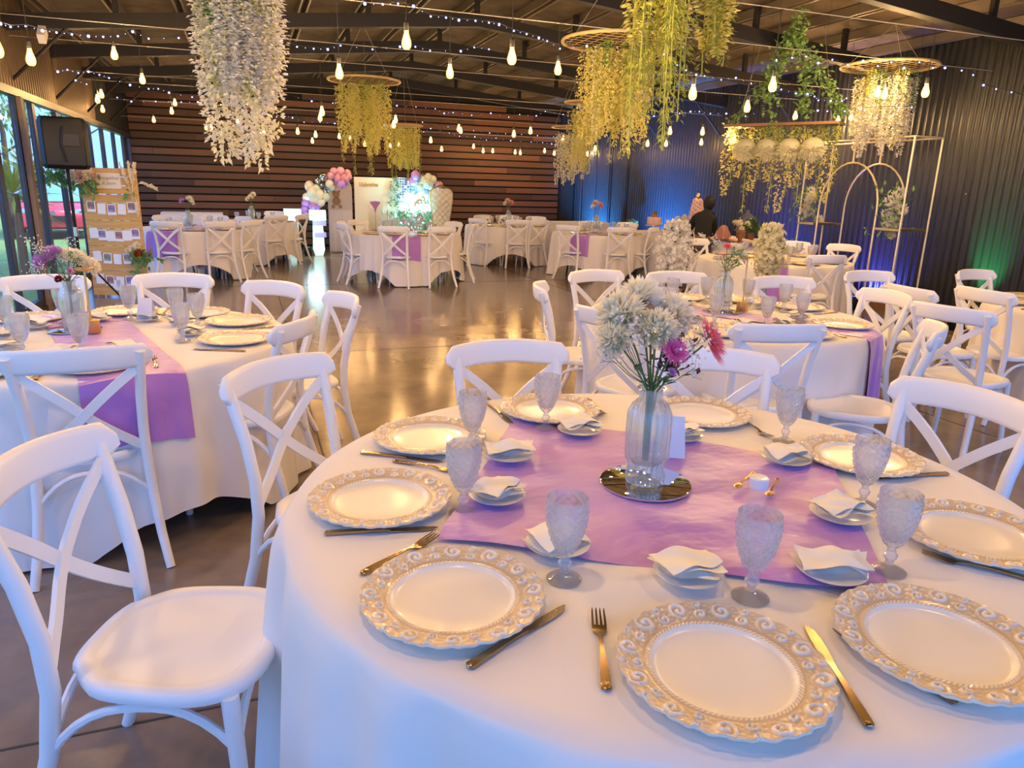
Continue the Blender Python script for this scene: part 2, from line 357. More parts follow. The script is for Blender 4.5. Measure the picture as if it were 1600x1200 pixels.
# ------------------------------------------------------------------ outside
b = MB(); b.box((-32, 10, -.2), (59, 90, .2)); struct(b.build('ground', M['grass'], smooth=False))
random.seed(11)
def tree_crown(b, c, r, n, ln, wd, zs=1.0):
    for _ in range(n):
        d = Vector((random.gauss(0, 1), random.gauss(0, 1), random.gauss(0, 1))).normalized(); p = Vector(c) + Vector((d.x, d.y, d.z * zs)) * r * random.uniform(.45, 1)
        e = (d + Vector((random.gauss(0, .6), random.gauss(0, .6), random.gauss(-.2, .6)))).normalized()
        b.petal(p, e, Vector((random.gauss(0, 1), random.gauss(0, 1), 1)), ln, wd)
def out_tree(px, dist, h, r, label, trunk=.10, n=700):
    d = _ray(px, 300); k = dist / math.hypot(d.x, d.y); x, y = d.x * k, d.y * k
    t = thing('garden_tree', label, 'tree', (x, y, -.1), 0)
    b = MB(); b.tube([(0, 0, 0), (.1, .05, h * .45), (-.1, 0, h * .8)], [trunk, trunk * .7, trunk * .3], 7)
    for q in range(7):
        a = q * 2.4; z0 = h * (.35 + .06 * q); b.tube([(0, 0, z0), (math.cos(a) * r * .6, math.sin(a) * r * .6, z0 + r * .4), (math.cos(a) * r, math.sin(a) * r, z0 + r * .8)], [.04, .025, .01], 5)
    b.build('trunk', M['bark'], t); b = MB(); tree_crown(b, (0, 0, h * .72), r, n, .28, .10, .8); b.build('crown', M['leaf'], t)
out_tree(12, 26, 6.0, 2.4, 'leafy garden tree seen through the glass doors, far side of the lawn')
out_tree(52, 33, 8.0, 3.0, 'tall spreading tree behind the red car')
out_tree(135, 40, 9.0, 3.2, 'garden tree seen beyond the far window bays')
out_tree(-520, 24, 6.0, 2.2, 'garden tree outside the glass doors beyond the big sliding leaf')
def palm(px, dist, h, label):
    d = _ray(px, 300); k = dist / math.hypot(d.x, d.y); t = thing('spiky_palm', label, 'plant', (d.x * k, d.y * k, -.1), 0)
    b = MB(); b.tube([(0, 0, 0), (.03, 0, h)], [.07, .05], 7); b.build('trunk', M['bark'], t)
    b = MB()
    for i in range(90):
        a = random.uniform(0, 2 * PI); e = random.uniform(-.7, 1.3); v = Vector((math.cos(a) * math.cos(e), math.sin(a) * math.cos(e), math.sin(e)))
        b.petal((0, 0, h), v, (random.gauss(0, .3), random.gauss(0, .3), 1), random.uniform(.5, .85), .045, .1)
    b.build('fronds', M['fern'], t)
palm(20, 12.5, 1.3, 'spiky palm close outside the glass, in front of the lawn')
palm(56, 15, 1.6, 'taller spiky palm outside between two window posts')
# red car parked on the grass
d = _ray(78, 300); k = 23.5 / math.hypot(d.x, d.y)
car = thing('parked_car', 'red hatchback parked on the grass outside the glass doors', 'car', (d.x * k, d.y * k, -.1), math.atan2(d.y, d.x) + PI)
b = MB()   # body: cross sections along its length (front at +x)
sec = [(1.95, .32, .62, .70), (1.80, .25, .78, .80), (1.0, .22, .88, .84), (.75, .22, .92, .84), (-.2, .22, .94, .85), (-1.4, .22, .95, .84), (-1.9, .28, .90, .78), (-1.98, .4, .7, .7)]
vs = []
for x, zl, zh, w in sec: vs += [(x, -w, zl), (x, -w, (zl + zh) / 2), (x, -w * .9, zh), (x, w * .9, zh), (x, w, (zl + zh) / 2), (x, w, zl)]
fs = [(i * 6 + k, i * 6 + (k + 1) % 6, i * 6 + 6 + (k + 1) % 6, i * 6 + 6 + k) for i in range(7) for k in range(6)] + [tuple(range(5, -1, -1)), tuple(42 + k for k in range(6))]
b.add(vs, fs); b.build('body', M['carred'], car, ang=50)
b = MB(); sec = [(.95, .90, .92, .70), (.25, .90, 1.38, .62), (-1.2, .90, 1.40, .60), (-1.8, .90, .95, .66)]; vs = []
for x, zl, zh, w in sec: vs += [(x, -w * 1.15, zl), (x, -w * .9, zh), (x, w * .9, zh), (x, w * 1.15, zl)]
b.add(vs, [(i * 4 + k, i * 4 + k + 1, i * 4 + 5 + k, i * 4 + 4 + k) for i in range(3) for k in range(3)] + [(0, 3, 2, 1)]); b.build('windscreen', M['carglass'], car)
b = MB(); b.box((-.5, 0, 1.42), (1.4, 1.05, .04)); b.build('roof', M['carred'], car)
for sx in (1.25, -1.25):
    for sy in (-.8, .8):
        b = MB(); b.tube([(sx, sy - .1, .31), (sx, sy + .1, .31)], .31, 18); b.build('wheel', M['tyre'], car)
for sy in (-.58, .58): b = MB(); b.sphere((1.86, sy, .66), .13, 10, 6, (.5, 1.3, .8)); b.build('headlight', M['chrome'], car)
b = MB(); b.box((1.96, 0, .52), (.05, .9, .14)); b.build('front_grille', M['tyre'], car, smooth=False)
b = MB(); b.lathe([(.06, 0), (.06, .02), (.045, .02)], 16, (1.97, 0, .66), axis=Matrix.Rotation(PI / 2, 3, 'Y')); b.build('front_badge', M['chrome'], car)

# ================================================================== chairs
def build_chair():
    t = thing('cross_back_chair', 'x', 'chair')
    # seat
    b = MB(); prof = [(.93, .422), (.985, .424), (1.0, .434), (.99, .449), (.955, .4555), (.84, .4565), (.815, .4515), (.79, .4495), (.4, .4485), (.02, .4485)]
    def outline(a):
        c, s = math.cos(a), math.sin(a); n = 3.0
        k = (abs(c) ** n + abs(s) ** n) ** (-1 / n); y = s * k * .215; x = c * k * (.222 - .028 * (1 - (y + .215) / .43))
        if y < -.12 and abs(x) > .13: x *= 1 - .10 * min(1, (-.12 - y) / .06)
        return x, y
    N = 56; vs = []
    for s_, z_ in prof:
        for k in range(N): x, y = outline(2 * PI * k / N); vs.append((x * s_, y * s_, z_))
    fs = [(i * N + k, i * N + (k + 1) % N, (i + 1) * N + (k + 1) % N, (i + 1) * N + k) for i in range(len(prof) - 1) for k in range(N)]
    fs += [tuple(range(N - 1, -1, -1)), tuple((len(prof) - 1) * N + k for k in range(N))]
    b.add(vs, fs); b.build('seat', M['chair'], t, ang=50)
    post = [(.225, -.315, .0), (.205, -.262, .13), (.190, -.222, .28), (.182, -.203, .43), (.181, -.208, .55), (.186, -.232, .68), (.196, -.268, .80), (.202, -.288, .862)]
    for sx in (-1, 1):
        b = MB(); P = []
        for i in range(len(post) - 1):
            for q in range(3):
                f = q / 3; P.append([post[i][j] * (1 - f) + post[i + 1][j] * f for j in range(3)])
        P.append(post[-1]); b.tube([(sx * p[0], p[1], p[2]) for p in P], [.0165 + .003 * math.sin(min(1, p[2] / .45) * PI / 2) for p in P], 10)
        b.build('leg', M['chair'], t)
        b = MB(); b.tube([(sx * .197, .190, 0), (sx * .187, .182, .14), (sx * .176, .172, .30), (sx * .172, .165, .43)], [.0145, .0165, .018, .019], 10); b.build('leg', M['chair'], t)
    # top rail: tall curved band with bulbous ends
    b = MB(); P = []; n = 20
    for i in range(n + 1):
        u = -1 + 2 * i / n; P.append(Vector((u * .236, -.252 - .078 * (1 - u * u), .838 + .010 * (1 - u * u))))
    def hh(i): u = abs(-1 + 2 * i / n); return .0455 if u < .9 else .0455 * math.sqrt(max(.12, 1 - ((u - .9) / .1) ** 2 * .85))
    vs = []
    for i, p in enumerate(P):
        tt = (P[min(i + 1, n)] - P[max(i - 1, 0)]).normalized(); nn = Vector((-tt.y, tt.x, 0)).normalized(); h = hh(i); th = .0125
        for q in range(12):
            a = 2 * PI * q / 12; ca, sa = math.cos(a), math.sin(a)
            vs.append(p + nn * th * (abs(ca) ** .7) * (1 if ca > 0 else -1) + Vector((0, .006 * sa * -1, h * (abs(sa) ** .6) * (1 if sa > 0 else -1))))
    fs = [(i * 12 + k, i * 12 + (k + 1) % 12, i * 12 + 12 + (k + 1) % 12, i * 12 + 12 + k) for i in range(n) for k in range(12)] + [tuple(range(11, -1, -1)), tuple(n * 12 + k for k in range(12))]
    b.add(vs, fs); b.build('top_rail', M['chair'], t, ang=60)
    # crossed slats, bowed
    def posty(z_):
        for i in range(len(post) - 1):
            if post[i][2] <= z_ <= post[i + 1][2]:
                f = (z_ - post[i][2]) / (post[i + 1][2] - post[i][2]); return post[i][1] * (1 - f) + post[i + 1][1] * f
        return post[-1][1]
    for sx in (-1, 1):
        b = MB(); P = []
        for i in range(15):
            f = i / 14; x = sx * (-.186 + .366 * (f + .02 * math.sin(2 * PI * f))); z_ = .795 - .325 * f
            P.append(Vector((x, posty(z_) - .045 * math.sin(PI * f) + sx * .0035, z_)))
        def wv(i): tt = (P[min(i + 1, 14)] - P[max(i - 1, 0)]).normalized(); return tt.cross(Vector((0, 1, 0))).normalized() * .0165
        b.strip(P, wv, Vector((0, .006, 0))); b.build('cross_slat', M['chair'], t, ang=50)
    # arched braces under the seat
    for A, B in (((-.176, .172, .30), (.176, .172, .30)), ((-.190, -.222, .28), (.190, -.222, .28)), ((-.176, .172, .30), (-.190, -.222, .28)), ((.176, .172, .30), (.190, -.222, .28))):
        b = MB(); A, B = Vector(A), Vector(B); P = []
        for i in range(13):
            f = i / 12; p = A.lerp(B, f); p.z += .112 * (1 - abs(2 * f - 1) ** 2.6); P.append(p)
        b.tube(P, .010, 7); b.build('arched_brace', M['chair'], t)
    return t
CH = Proto(build_chair())
def chair(mid, facing, label, group='white cross back chairs'):   # mid = (x, y) under the middle of the top rail, facing in degrees
    a = math.radians(facing); x = mid[0] + math.cos(a) * .315; y = mid[1] + math.sin(a) * .315
    return CH.place((x, y, 0), a - PI / 2, label, group)
def face(mid, T, off=0): return math.degrees(math.atan2(T[1] - mid[1], T[0] - mid[0])) + off

TZ = .73
T1, T2, T3, T4, T5 = (.921, 1.428), (-.70, 3.76), (2.75, 3.66), (5.78, 3.22), (5.75, 6.9)
T6, T7, T8, T9, T10 = (-.85, 12.2), (0.0, 14.4), (2.3, 11.3), (4.85, 13.7), (5.8, 11.5)
R1, RR = .90, .85
C = 'white cross-back chair '
chair((-.49, 1.70), -21, C + 'with its whole seat showing, drawn out beside the front table')
chair((-.22 - .315 * math.cos(math.radians(10)), .845 - .315 * math.sin(math.radians(10))), 10, C + 'cut by the lower edge, only seat corner and post showing')
chair((.03, 2.42), -49, C + 'tucked against the far left side of the front table')
chair((.90, 2.54), face((.90, 2.54), T1, -6), C + 'behind the front table, facing the glass beside the twin goblets')
chair((1.62, 2.22), 246, C + 'behind the front table, partly hidden by the vase of flowers')
chair((2.10, 1.53), face((2.10, 1.53), T1, 4), C + 'right of the front table, backing toward the black wall')
chair((.20, 3.23), face((.20, 3.23), T2, 6), C + 'right of the left table, its seat under the cloth')
chair((.475, 3.86), face((.475, 3.86), T2, 8), C + 'seen edge-on in the open floor beside the left table')
chair((.14, 4.43), face((.14, 4.43), T2, 6), C + 'on the far right of the left table, cross fully visible')
chair((-.46, 4.92), face((-.46, 4.92), T2, 2), C + 'behind the left table in front of the wooden photo board')
chair((-1.16, 4.93), face((-1.16, 4.93), T2, -20), C + 'behind the left table below the speaker and window doors')
chair((-.60, 2.76), face((-.60, 2.76), T2), C + 'turned away before the hanging lilac runner')
chair((-1.75, 3.35), face((-1.75, 3.35), T2), C + 'at the window side of the left table')
chair((1.63, 3.14), face((1.63, 3.14), T3), C + 'left of the middle right table, pale blue in the daylight')
chair((1.66, 4.12), face((1.66, 4.12), T3, 0), C + 'seen end-on, rail curving, left of the middle right table')
chair((2.36, 4.77), -84, C + 'behind the middle right table, near the open floor')
chair((2.95, 4.60), 258, C + 'behind the middle right table, under the white orchid stand')
chair((3.60, 4.22), 254, C + 'behind the middle right table, beside the tall brass candle stand')
chair((2.27, 2.60), 76, C + 'with its back to camera in front of the middle right table')
chair((3.80, 3.43), face((3.80, 3.43), T3, 6), C + 'wall side of the middle right table, beside its runner')
chair((3.02, 2.42), 136, C + 'with empty seat showing between the front and middle right tables')
chair((3.62, 2.88), 12, C + 'turned away in the cluster between the two right hand tables')
chair((4.12, 3.62), -8, C + 'at the back of the chair cluster near the gold arch legs')
chair((4.56, 3.42), face((4.56, 3.42), T4, 5), C + 'pushed up to the table at the right edge of the hall')
chair((5.72, 4.40), face((5.72, 4.40), T4, 0), C + 'behind the right edge table under the green wall light')
chair((4.62, 4.45), -95, C + 'standing alone against the dark wall side of the chair cluster')
chair((5.45, 5.72), face((5.45, 5.72), T5, 8), C + 'turned away at the table by the gold arches')
chair((6.55, 7.55), face((6.55, 7.55), T5), C + 'behind the table by the arches, below the black wall')
chair((6.9, 7.0), face((6.9, 7.0), T5, 5), C + 'at the wall side of the table by the gold arches')
chair((5.35, 7.95), face((5.35, 7.95), T5), C + 'behind the table by the arches, next to the person in black')
def ring(T, px, near, rad=1.10):   # the seat place round table T whose rail shows at pixel column px
    best = None; base = math.degrees(math.atan2(-T[1], -T[0]))
    for k in range(-90, 91, 2):
        a = math.radians(base + k + (0 if near else 180)); p = (T[0] + rad * math.cos(a), T[1] + rad * math.sin(a)); e = abs(proj((p[0], p[1], .84))[0] - px)
        if best is None or e < best[0]: best = (e, p)
    return best[1]
FAR = [
 (T6, 'photo board table', [(258, 1, 'over the lilac runner'), (345, 1, 'facing the middle of the cloth'), (398, 1, 'turned side-on at its right'), (262, 0, 'behind, nearest the window wall'), (335, 0, 'behind, beyond the plates'), (385, 0, 'behind, by the gap to the next table')]),
 (T7, 'far table by the plinths', [(435, 1, 'its back toward the camera'), (476, 1, 'standing side-on in the cyan glow'), (432, 0, 'behind it against the timber wall')]),
 (T8, 'name backdrop table', [(531, 1, 'at its left, seat outward'), (612, 1, 'over the lilac runner'), (692, 1, 'in front of the tufted throne'), (528, 0, 'behind it near the arch panel'), (556, 0, 'behind it below the gold name'), (745, 1, 'at its right with side showing'), (712, 0, 'behind it by the throne')]),
 (T9, 'slat wall table', [(745, 1, 'at its left facing camera away'), (811, 1, 'with full back showing'), (752, 0, 'behind, leftmost of three'), (794, 0, 'behind, under the pink flowers'), (840, 0, 'behind, toward the corner'), (846, 1, 'turned side-on at its right')]),
 (T10, 'blue-lit wall table', [(885, 1, 'over the lilac runner'), (971, 1, 'beside the chair seen side-on'), (1026, 1, 'side-on next to the orchid stand'), (922, 0, 'behind the flower glass'), (982, 0, 'behind, below the green shrub')]),
]
for T, tn, L in FAR:
    for px, near, ds in L:
        p = ring(T, px, near, 1.08 if near else 1.02)
        chair(p, face(p, T, random.uniform(-8, 8)), C + 'at the ' + tn + ', ' + ds, 'chairs at the far tables')

# ================================================================== tables and cloths
def hemz(a, th0, S, z0): # square cloth over a round top: how low it hangs at angle a
    c = max(abs(math.cos(a - th0)), abs(math.sin(a - th0))); return max(.012, TZ - (S / c - z0))
def fold(a, t, ph, amp):
    return amp * (t ** .6) * (math.sin(11 * a + ph) * .40 + math.sin(19 * a + 2.1 * ph + .8 * math.sin(3 * a)) * .40 + .25 * math.sin(6 * a + ph * 1.7) + .32 * math.sin(29 * a + 3 * ph + 1.2 * math.sin(5 * a)))
def skirt_r(R, a, z, ph, amp): t = max(0, (TZ - z) / TZ); return R + .012 * min(1, t * 12) + .03 * t + fold(a, t, ph, amp)
def round_table(T, R, th0, S, ph, tname, clabel, amp=.045, nseg=288):
    t = thing('round_table', tname, 'table', (T[0], T[1], 0), 0, 'round banquet tables')
    b = MB(); b.lathe([(R - .03, TZ - .035), (R - .012, TZ - .03), (R - .012, TZ - .012), (R - .03, TZ - .008)], 48); b.build('tabletop', M['legblack'], t)
    for k in range(4):
        a = th0 + PI / 4 + k * PI / 2; b = MB(); b.tube([(.50 * math.cos(a), .50 * math.sin(a), TZ - .035), (.58 * math.cos(a), .58 * math.sin(a), 0)], .016, 8); b.build('leg', M['legblack'], t)
    b = MB(); Z = 22; prof = [(.02, TZ), (R * .5, TZ), (R * .93, TZ), (R - .008, TZ - .0015)]
    vs = []
    for r, z in prof:
        for k in range(nseg): a = 2 * PI * k / nseg; vs.append((r * math.cos(a), r * math.sin(a), z))
    for j in range(1, Z + 1):
        for k in range(nseg):
            a = 2 * PI * k / nseg; hz = hemz(a, th0, S, R); z = TZ - .0015 - (TZ - .0015 - hz) * (j / Z) ** 1.35; r = skirt_r(R, a, z, ph, amp)
            vs.append((r * math.cos(a), r * math.sin(a), z))
    rows = len(prof) + Z
    fs = [(i * nseg + k, i * nseg + (k + 1) % nseg, (i + 1) * nseg + (k + 1) % nseg, (i + 1) * nseg + k) for i in range(rows - 1) for k in range(nseg)] + [tuple(range(nseg))]
    b.add(vs, [f[::-1] for f in fs]); o = b.build('tablecloth', M['cloth'], ang=80); o.location = (T[0], T[1], .001)
    tag(o, clabel, 'tablecloth', 'ivory tablecloths')
TABS = {}
def T_(T, R, th0, S, ph, name, extra, amp=.045):
    TABS[T] = (R, ph, amp); round_table(T, R, math.radians(th0), S, ph, 'black-legged round table under the cloth, ' + name, extra, amp)
T_(T1, R1, 15, 1.62, .4, 'closest to the camera', 'ivory tablecloth on the front table, bluish folds falling to the floor', .070)
T_(T2, RR, 28, 1.42, 1.9, 'beside the glass doors', 'ivory tablecloth on the left table with a lifted hem', .035)
T_(T3, RR, 60, 1.55, 3.1, 'second row on the right side', 'ivory tablecloth on the middle right table', .04)
T_(T4, RR, 20, 1.55, 4.4, 'cut by the right edge', 'ivory tablecloth on the table cut by the right edge', .05)
T_(T5, RR, 35, 1.6, 5.2, 'before the gold arches', 'pinkish ivory tablecloth on the table before the gold arches')
T_(T6, RR, 10, 1.32, .9, 'beside the wooden photo board', 'ivory tablecloth on the table beside the photo board, hem off the floor')
T_(T7, RR, 40, 1.4, 2.9, 'behind the photo board table', 'ivory tablecloth on the small far table near the glowing plinths')
T_(T8, RR, 38, 1.36, 3.7, 'in front of the cream backdrop', 'ivory tablecloth on the table before the cream name backdrop')
T_(T9, RR, 75, 1.34, 5.9, 'below the bare slat wall', 'ivory tablecloth on the far table below the slat wall, corner lifted')
T_(T10, RR, 30, 1.36, 1.2, 'by the blue-lit corrugated wall', 'ivory tablecloth on the table by the blue-lit wall')
def rect_table(x0, x1, y0, y1, h, label, clabel, seedp=0., mat_='cloth'):
    t = thing('trestle_table', label, 'table', ((x0 + x1) / 2, (y0 + y1) / 2, 0)); w, d = (x1 - x0) / 2, (y1 - y0) / 2
    b = MB(); b.box((0, 0, h - .02), (2 * w - .02, 2 * d - .02, .03)); b.build('tabletop', M['legblack'], t, smooth=False)
    for sx in (-1, 1):
        for sy in (-1, 1): b = MB(); b.tube([(sx * (w - .08), sy * (d - .1), h - .03), (sx * (w - .08), sy * (d - .1), 0)], .014, 7); b.build('leg', M['legblack'], t)
    b = MB(); N = 240; vs = []
    def per(k):
        s = k / N * 4; e = int(s) % 4; f = s - int(s)
        return [(-w + 2 * w * f, -d), (w, -d + 2 * d * f), (w - 2 * w * f, d), (-w, d - 2 * d * f)][e]
    for j in range(11):
        for k in range(N):
            x, y = per(k); z = h - (h - .02) * j / 10; o = 1 + (.02 + .03 * math.sin(k * .9 + seedp) * (j / 10)) / max(w, d); vs.append((x * o, y * o, z))
    b.add(vs, [(i * N + (k + 1) % N, i * N + k, (i + 1) * N + k, (i + 1) * N + (k + 1) % N) for i in range(10) for k in range(N)] + [tuple(range(N))])
    o = b.build('tablecloth', M[mat_], ang=70); o.location = ((x0 + x1) / 2, (y0 + y1) / 2, .001); tag(o, clabel, 'tablecloth', 'ivory tablecloths')
rect_table(-1.7, -.55, 16.75, 17.25, .78, 'long table against the timber slats behind the photo board table', 'pale cloth on the long table against the timber slats')
rect_table(6.15, 7.55, 14.6, 15.2, .76, 'long table in the far corner by the blue-lit wall', 'dull cream cloth on the long table in the far corner')

# runners
def runner_patch(name, Q, label, n=(30, 30), z=.0035):
    b = MB(); c = [Vector(q) for q in Q]
    def fn(u, v):
        p = c[0].lerp(c[1], u).lerp(c[3].lerp(c[2], u), v)
        w = .0040 * math.sin(9 * u + 5 * v + 2 * math.sin(4 * v)) + .0022 * math.sin(19 * v - 7 * u + 2 * math.sin(5 * u)) + .0012 * math.sin(34 * v + 9 * u)
        ed = .006 * math.sin(14 * u + 3 * v) * (1 - 4 * v * (1 - v)) + 0
        return (p.x, p.y + ed, TZ + z + .0045 + w)
    b.grid(fn, *n); o = b.build(name, M['satin']); return tag(o, label, 'table runner', 'lilac satin runners')
runner_patch('table_runner', [(.329, 1.335), (1.10, .868), (1.50, 1.47), (.771, 2.078)], 'rumpled lilac satin overlay across the middle of the front table')
def runner_hang(T, deg, half, s0, drop, label, deg2=None):
    R, ph, amp = TABS[T]; a0 = math.radians(deg); dx, dy = math.cos(a0), math.sin(a0); b = MB(); L = R - s0 + drop
    def fn(u, v):
        w = (v - .5) * 2 * half; s = s0 + L * u; x, y = dx * s - dy * w, dx * w + dy * s
        r = math.hypot(x, y); zw = .0025 * math.sin(7 * u * L + 9 * v)
        if r < R: return (T[0] + x, T[1] + y, TZ + .007 + zw)
        rim = math.sqrt(max(0, R * R - w * w)); h = s - rim; a = math.atan2(rim * dy + dx * w, rim * dx - dy * w); zz = TZ + .006 - h
        rr = skirt_r(R, a, zz, ph, amp) + .014 + .006 * math.sin(20 * v + 2) * min(1, h * 4)
        return (T[0] + rr * math.cos(a), T[1] + rr * math.sin(a), max(.03, zz))
    b.grid(fn, 44, 16, True); return tag(b.build('table_runner', M['satin']), label, 'table runner', 'lilac satin runners')
runner_hang(T2, -73, .18, -.80, .26, 'lilac satin runner hanging off the front of the left table')
runner_hang(T3, -60, .13, -.80, .38, 'mauve satin runner hanging off the wall side of the middle right table')
runner_hang(T6, -113, .22, -.8, .36, 'lilac runner on the table beside the photo board')
runner_hang(T8, -101, .20, -.8, .34, 'violet runner hanging in front on the table before the name backdrop')
runner_hang(T10, -140, .16, -.8, .34, 'violet runner on the table by the blue-lit wall')
runner_hang(T5, -128, .12, -.8, .42, 'lilac runner on the table before the gold arches')
runner_hang(T4, 205, .05, -.5, .10, 'narrow lilac runner on the table cut by the right edge')

# ================================================================== tableware prototypes
def build_charger():
    b = MB(); N = 384; rings = []
    import math as m
    def scroll(a, r):   # carved scrolls on the rim
        h = 0.; n = 12; st = 2 * PI / n
        for row, (rc, off, sg, R0) in enumerate(((.146, 0, 1, .0185), (.135, .5, -1, .0125), (.158, .52, -1, .0100))):
            q = a / st - off; i = round(q); da = (q - i) * st; u = da * rc; v = r - rc; rho = m.hypot(u, v)
            if rho < R0:
                sgn = sg * (1 if int(i) % 2 else -1); ph = m.atan2(v, u) * sgn
                w = min(1, (R0 - rho) / .004); h = max(h, w * (.5 + .5 * m.sin(ph + rho / R0 * 9.5)) ** 1.3)
        if h == 0: h = .35 * (.5 + .5 * m.sin(a * 60 + r * 700)) * (.5 + .5 * m.sin(a * 24 - r * 500))
        return h
    R = []
    for r, z in ((.02, .0062), (.06, .0062), (.102, .0065), (.108, .0085), (.1115, .0125)): R.append((r, z, 0, 0.))
    for r in (.1130, .1145, .116, .1175, .1190): R.append((r, .0135, 1, .5))
    for r in (.1205, .1225): R.append((r, .0135, 0, .7))
    for i in range(19): f = i / 18; R.append((.124 + .040 * f, .0145 + .0075 * f ** 1.2, 2, 0))
    R.append((.1655, .0195, 3, .3)); R.append((.163, .0165, 3, .2)); R.append((.120, .004, 4, .3)); R.append((.105, 0.0, 4, .3)); R.append((.02, 0.0, 4, .3))
    vs = []; at = []
    for r, z, k, g in R:
        for i in range(N):
            a = 2 * PI * i / N; rr, zz, gg = r, z, g
            sc_ = .0032 * (abs(m.sin(a * 12)) ** .6 - .5) + .0012 * m.sin(a * 36)
            if k == 1: s_ = .5 + .5 * m.sin(a * 96 + (r - .1130) * 600); zz += .0012 * s_; gg = .65 - .6 * s_
            if k == 2:
                f = (r - .124) / .040; rr += sc_ * f; h = scroll(a, r) * min(1, f * 8, (1.02 - f) * 10 + .25); zz += .0052 * h; gg = max(0, .70 - 1.1 * h) * (1 - .25 * f)
            if k == 3: rr += sc_
            vs.append((rr * m.cos(a), rr * m.sin(a), zz)); at.append(gg)
    rows = len(R); fs = [(i * N + k, i * N + (k + 1) % N, (i + 1) * N + (k + 1) % N, (i + 1) * N + k) for i in range(rows - 1) for k in range(N)]
    fs += [tuple(range(N))[::-1], tuple((rows - 1) * N + k for k in range(N))]
    b.add(vs, [f[::-1] for f in fs]); b.att = at; return b.mesh('charger_plate', M['charger'], attname='gilt', ang=70)
CHARGER = build_charger()
def lo_charger():
    b = MB(); prof = [(.02, .0), (.105, 0), (.1655, .0195), (.164, .023), (.117, .015), (.1035, .0125), (.098, .007), (.02, .0062)]; b.lathe(prof, 40)
    b.att = [0.] * len(b.v)
    for j in (4, 5):
        for k in range(40): b.att[j * 40 + k] = .8
    for k in range(40): b.att[3 * 40 + k] = .3 if k % 2 else .05
    return b.mesh('charger_plate', M['charger'], attname='gilt')
CHLO = lo_charger()
def build_goblet(N=64, rings=30):
    b = MB(); H = .172
    prof = [(.0335, 0), (.0345, .0022), (.030, .005), (.018, .010), (.0085, .016), (.0075, .024), (.0125, .031), (.0135, .037), (.009, .043), (.0075, .050), (.011, .056)]
    tags = [0] * 11
    for i in range(rings + 1): f = i / rings; z = .058 + (H - .058) * f; r = .013 + .0275 * math.sin(min(1, f * 1.22) * PI / 2) ** .72 - (.0015 * max(0, f - .75) / .25); prof.append((r, z)); tags.append(1)
    lo, n = 12, 0
    def rf(a, z, j):
        if j < 11: return .0010 * math.cos(16 * a) if j in (2, 3) else 0
        f = (z - .058) / (H - .058)
        if f > .93: return 0
        k = 12; u = a * k / (2 * PI); v = f * 6.5
        s = abs(((u + v) % 1) - .5) + abs(((u - v) % 1) - .5); return .0030 * (s - .5) * 2
    prof2 = prof + [(.0385, H)] + [(max(.001, prof[-1 - i * (rings // 10)][0] - .0030), prof[-1 - i * (rings // 10)][1] + .001) for i in range(1, 10)] + [(.001, .064)]
    b.lathe(prof2, N, rf=lambda a, z, j: rf(a, z, j) if j < len(prof) else 0); return b.mesh('cut_glass_goblet', M['glass'], ang=18)
GOB = build_goblet(); GOBLO = build_goblet(24, 12)
def fork_mesh():
    b = MB(); pts = [(-.0, -.095, .002), (0, -.06, .004), (0, -.02, .006), (0, .02, .006), (0, .042, .003)]
    w = [.0085, .0075, .0042, .003, .0045]; P = [Vector(p) for p in pts]
    b.strip(P, lambda i: Vector((w[i], 0, 0)), Vector((0, 0, .0014)))
    P = [Vector(p) for p in ((0, .040, .003), (0, .048, .0015), (0, .060, .0015), (0, .066, .003))]; w2 = [.0042, .0115, .0125, .0125]
    b.strip(P, lambda i: Vector((w2[i], 0, 0)), Vector((0, 0, .001)))
    for x in (-.0108, -.0036, .0036, .0108):
        P = [Vector(p) for p in ((x, .064, .003), (x, .082, .006), (x * .96, .099, .0085), (x * .95, .107, .0105))]; w3 = [.0021, .0018, .0014, .0005]
        b.strip(P, lambda i: Vector((w3[i], 0, 0)), Vector((0, 0, .0009)))
    b.sphere((0, -.088, .0035), .0085, 10, 6, (1, 1.3, .25)); return b.mesh('fork', M['steelc'])
def knife_mesh():
    b = MB(); P = [Vector(p) for p in ((0, -.118, .003), (0, -.09, .004), (0, -.03, .004), (0, .005, .003), (0, .018, .0025))]; w = [.0078, .0072, .005, .0042, .006]
    b.strip(P, lambda i: Vector((w[i], 0, 0)), Vector((0, 0, .0026))); b.sphere((0, -.116, .003), .008, 10, 6, (1, .7, .4))
    P = [Vector((x, y, .0022)) for x, y in ((0, .016), (.0005, .05), (.001, .085), (.0, .108), (-.003, .122))]; w2 = [.0068, .0092, .0092, .0070, .0010]
    b.strip(P, lambda i: Vector((w2[i], 0, 0)), Vector((0, 0, .0007))); return b.mesh('table_knife', M['steelc'])
def spoon_mesh():
    b = MB(); P = [Vector(p) for p in ((0, -.062, .003), (0, -.03, .005), (0, .02, .006), (0, .032, .004))]; w = [.0062, .0040, .0022, .003]
    b.strip(P, lambda i: Vector((w[i], 0, 0)), Vector((0, 0, .0012))); b.sphere((0, .048, .004), .013, 14, 8, (.85, 1.35, .28)); b.sphere((0, -.058, .004), .007, 8, 6, (1, 1.4, .4)); return b.mesh('teaspoon', M['gold'])
FORK, KNIFE, SPOON = fork_mesh(), knife_mesh(), spoon_mesh()
b = MB(); b.lathe([(.02, 0), (.04, 0), (.066, .0085), (.0675, .0105), (.064, .0105), (.04, .0042), (.02, .004)], 40); SIDE = b.mesh('side_plate', M['porcelain'])
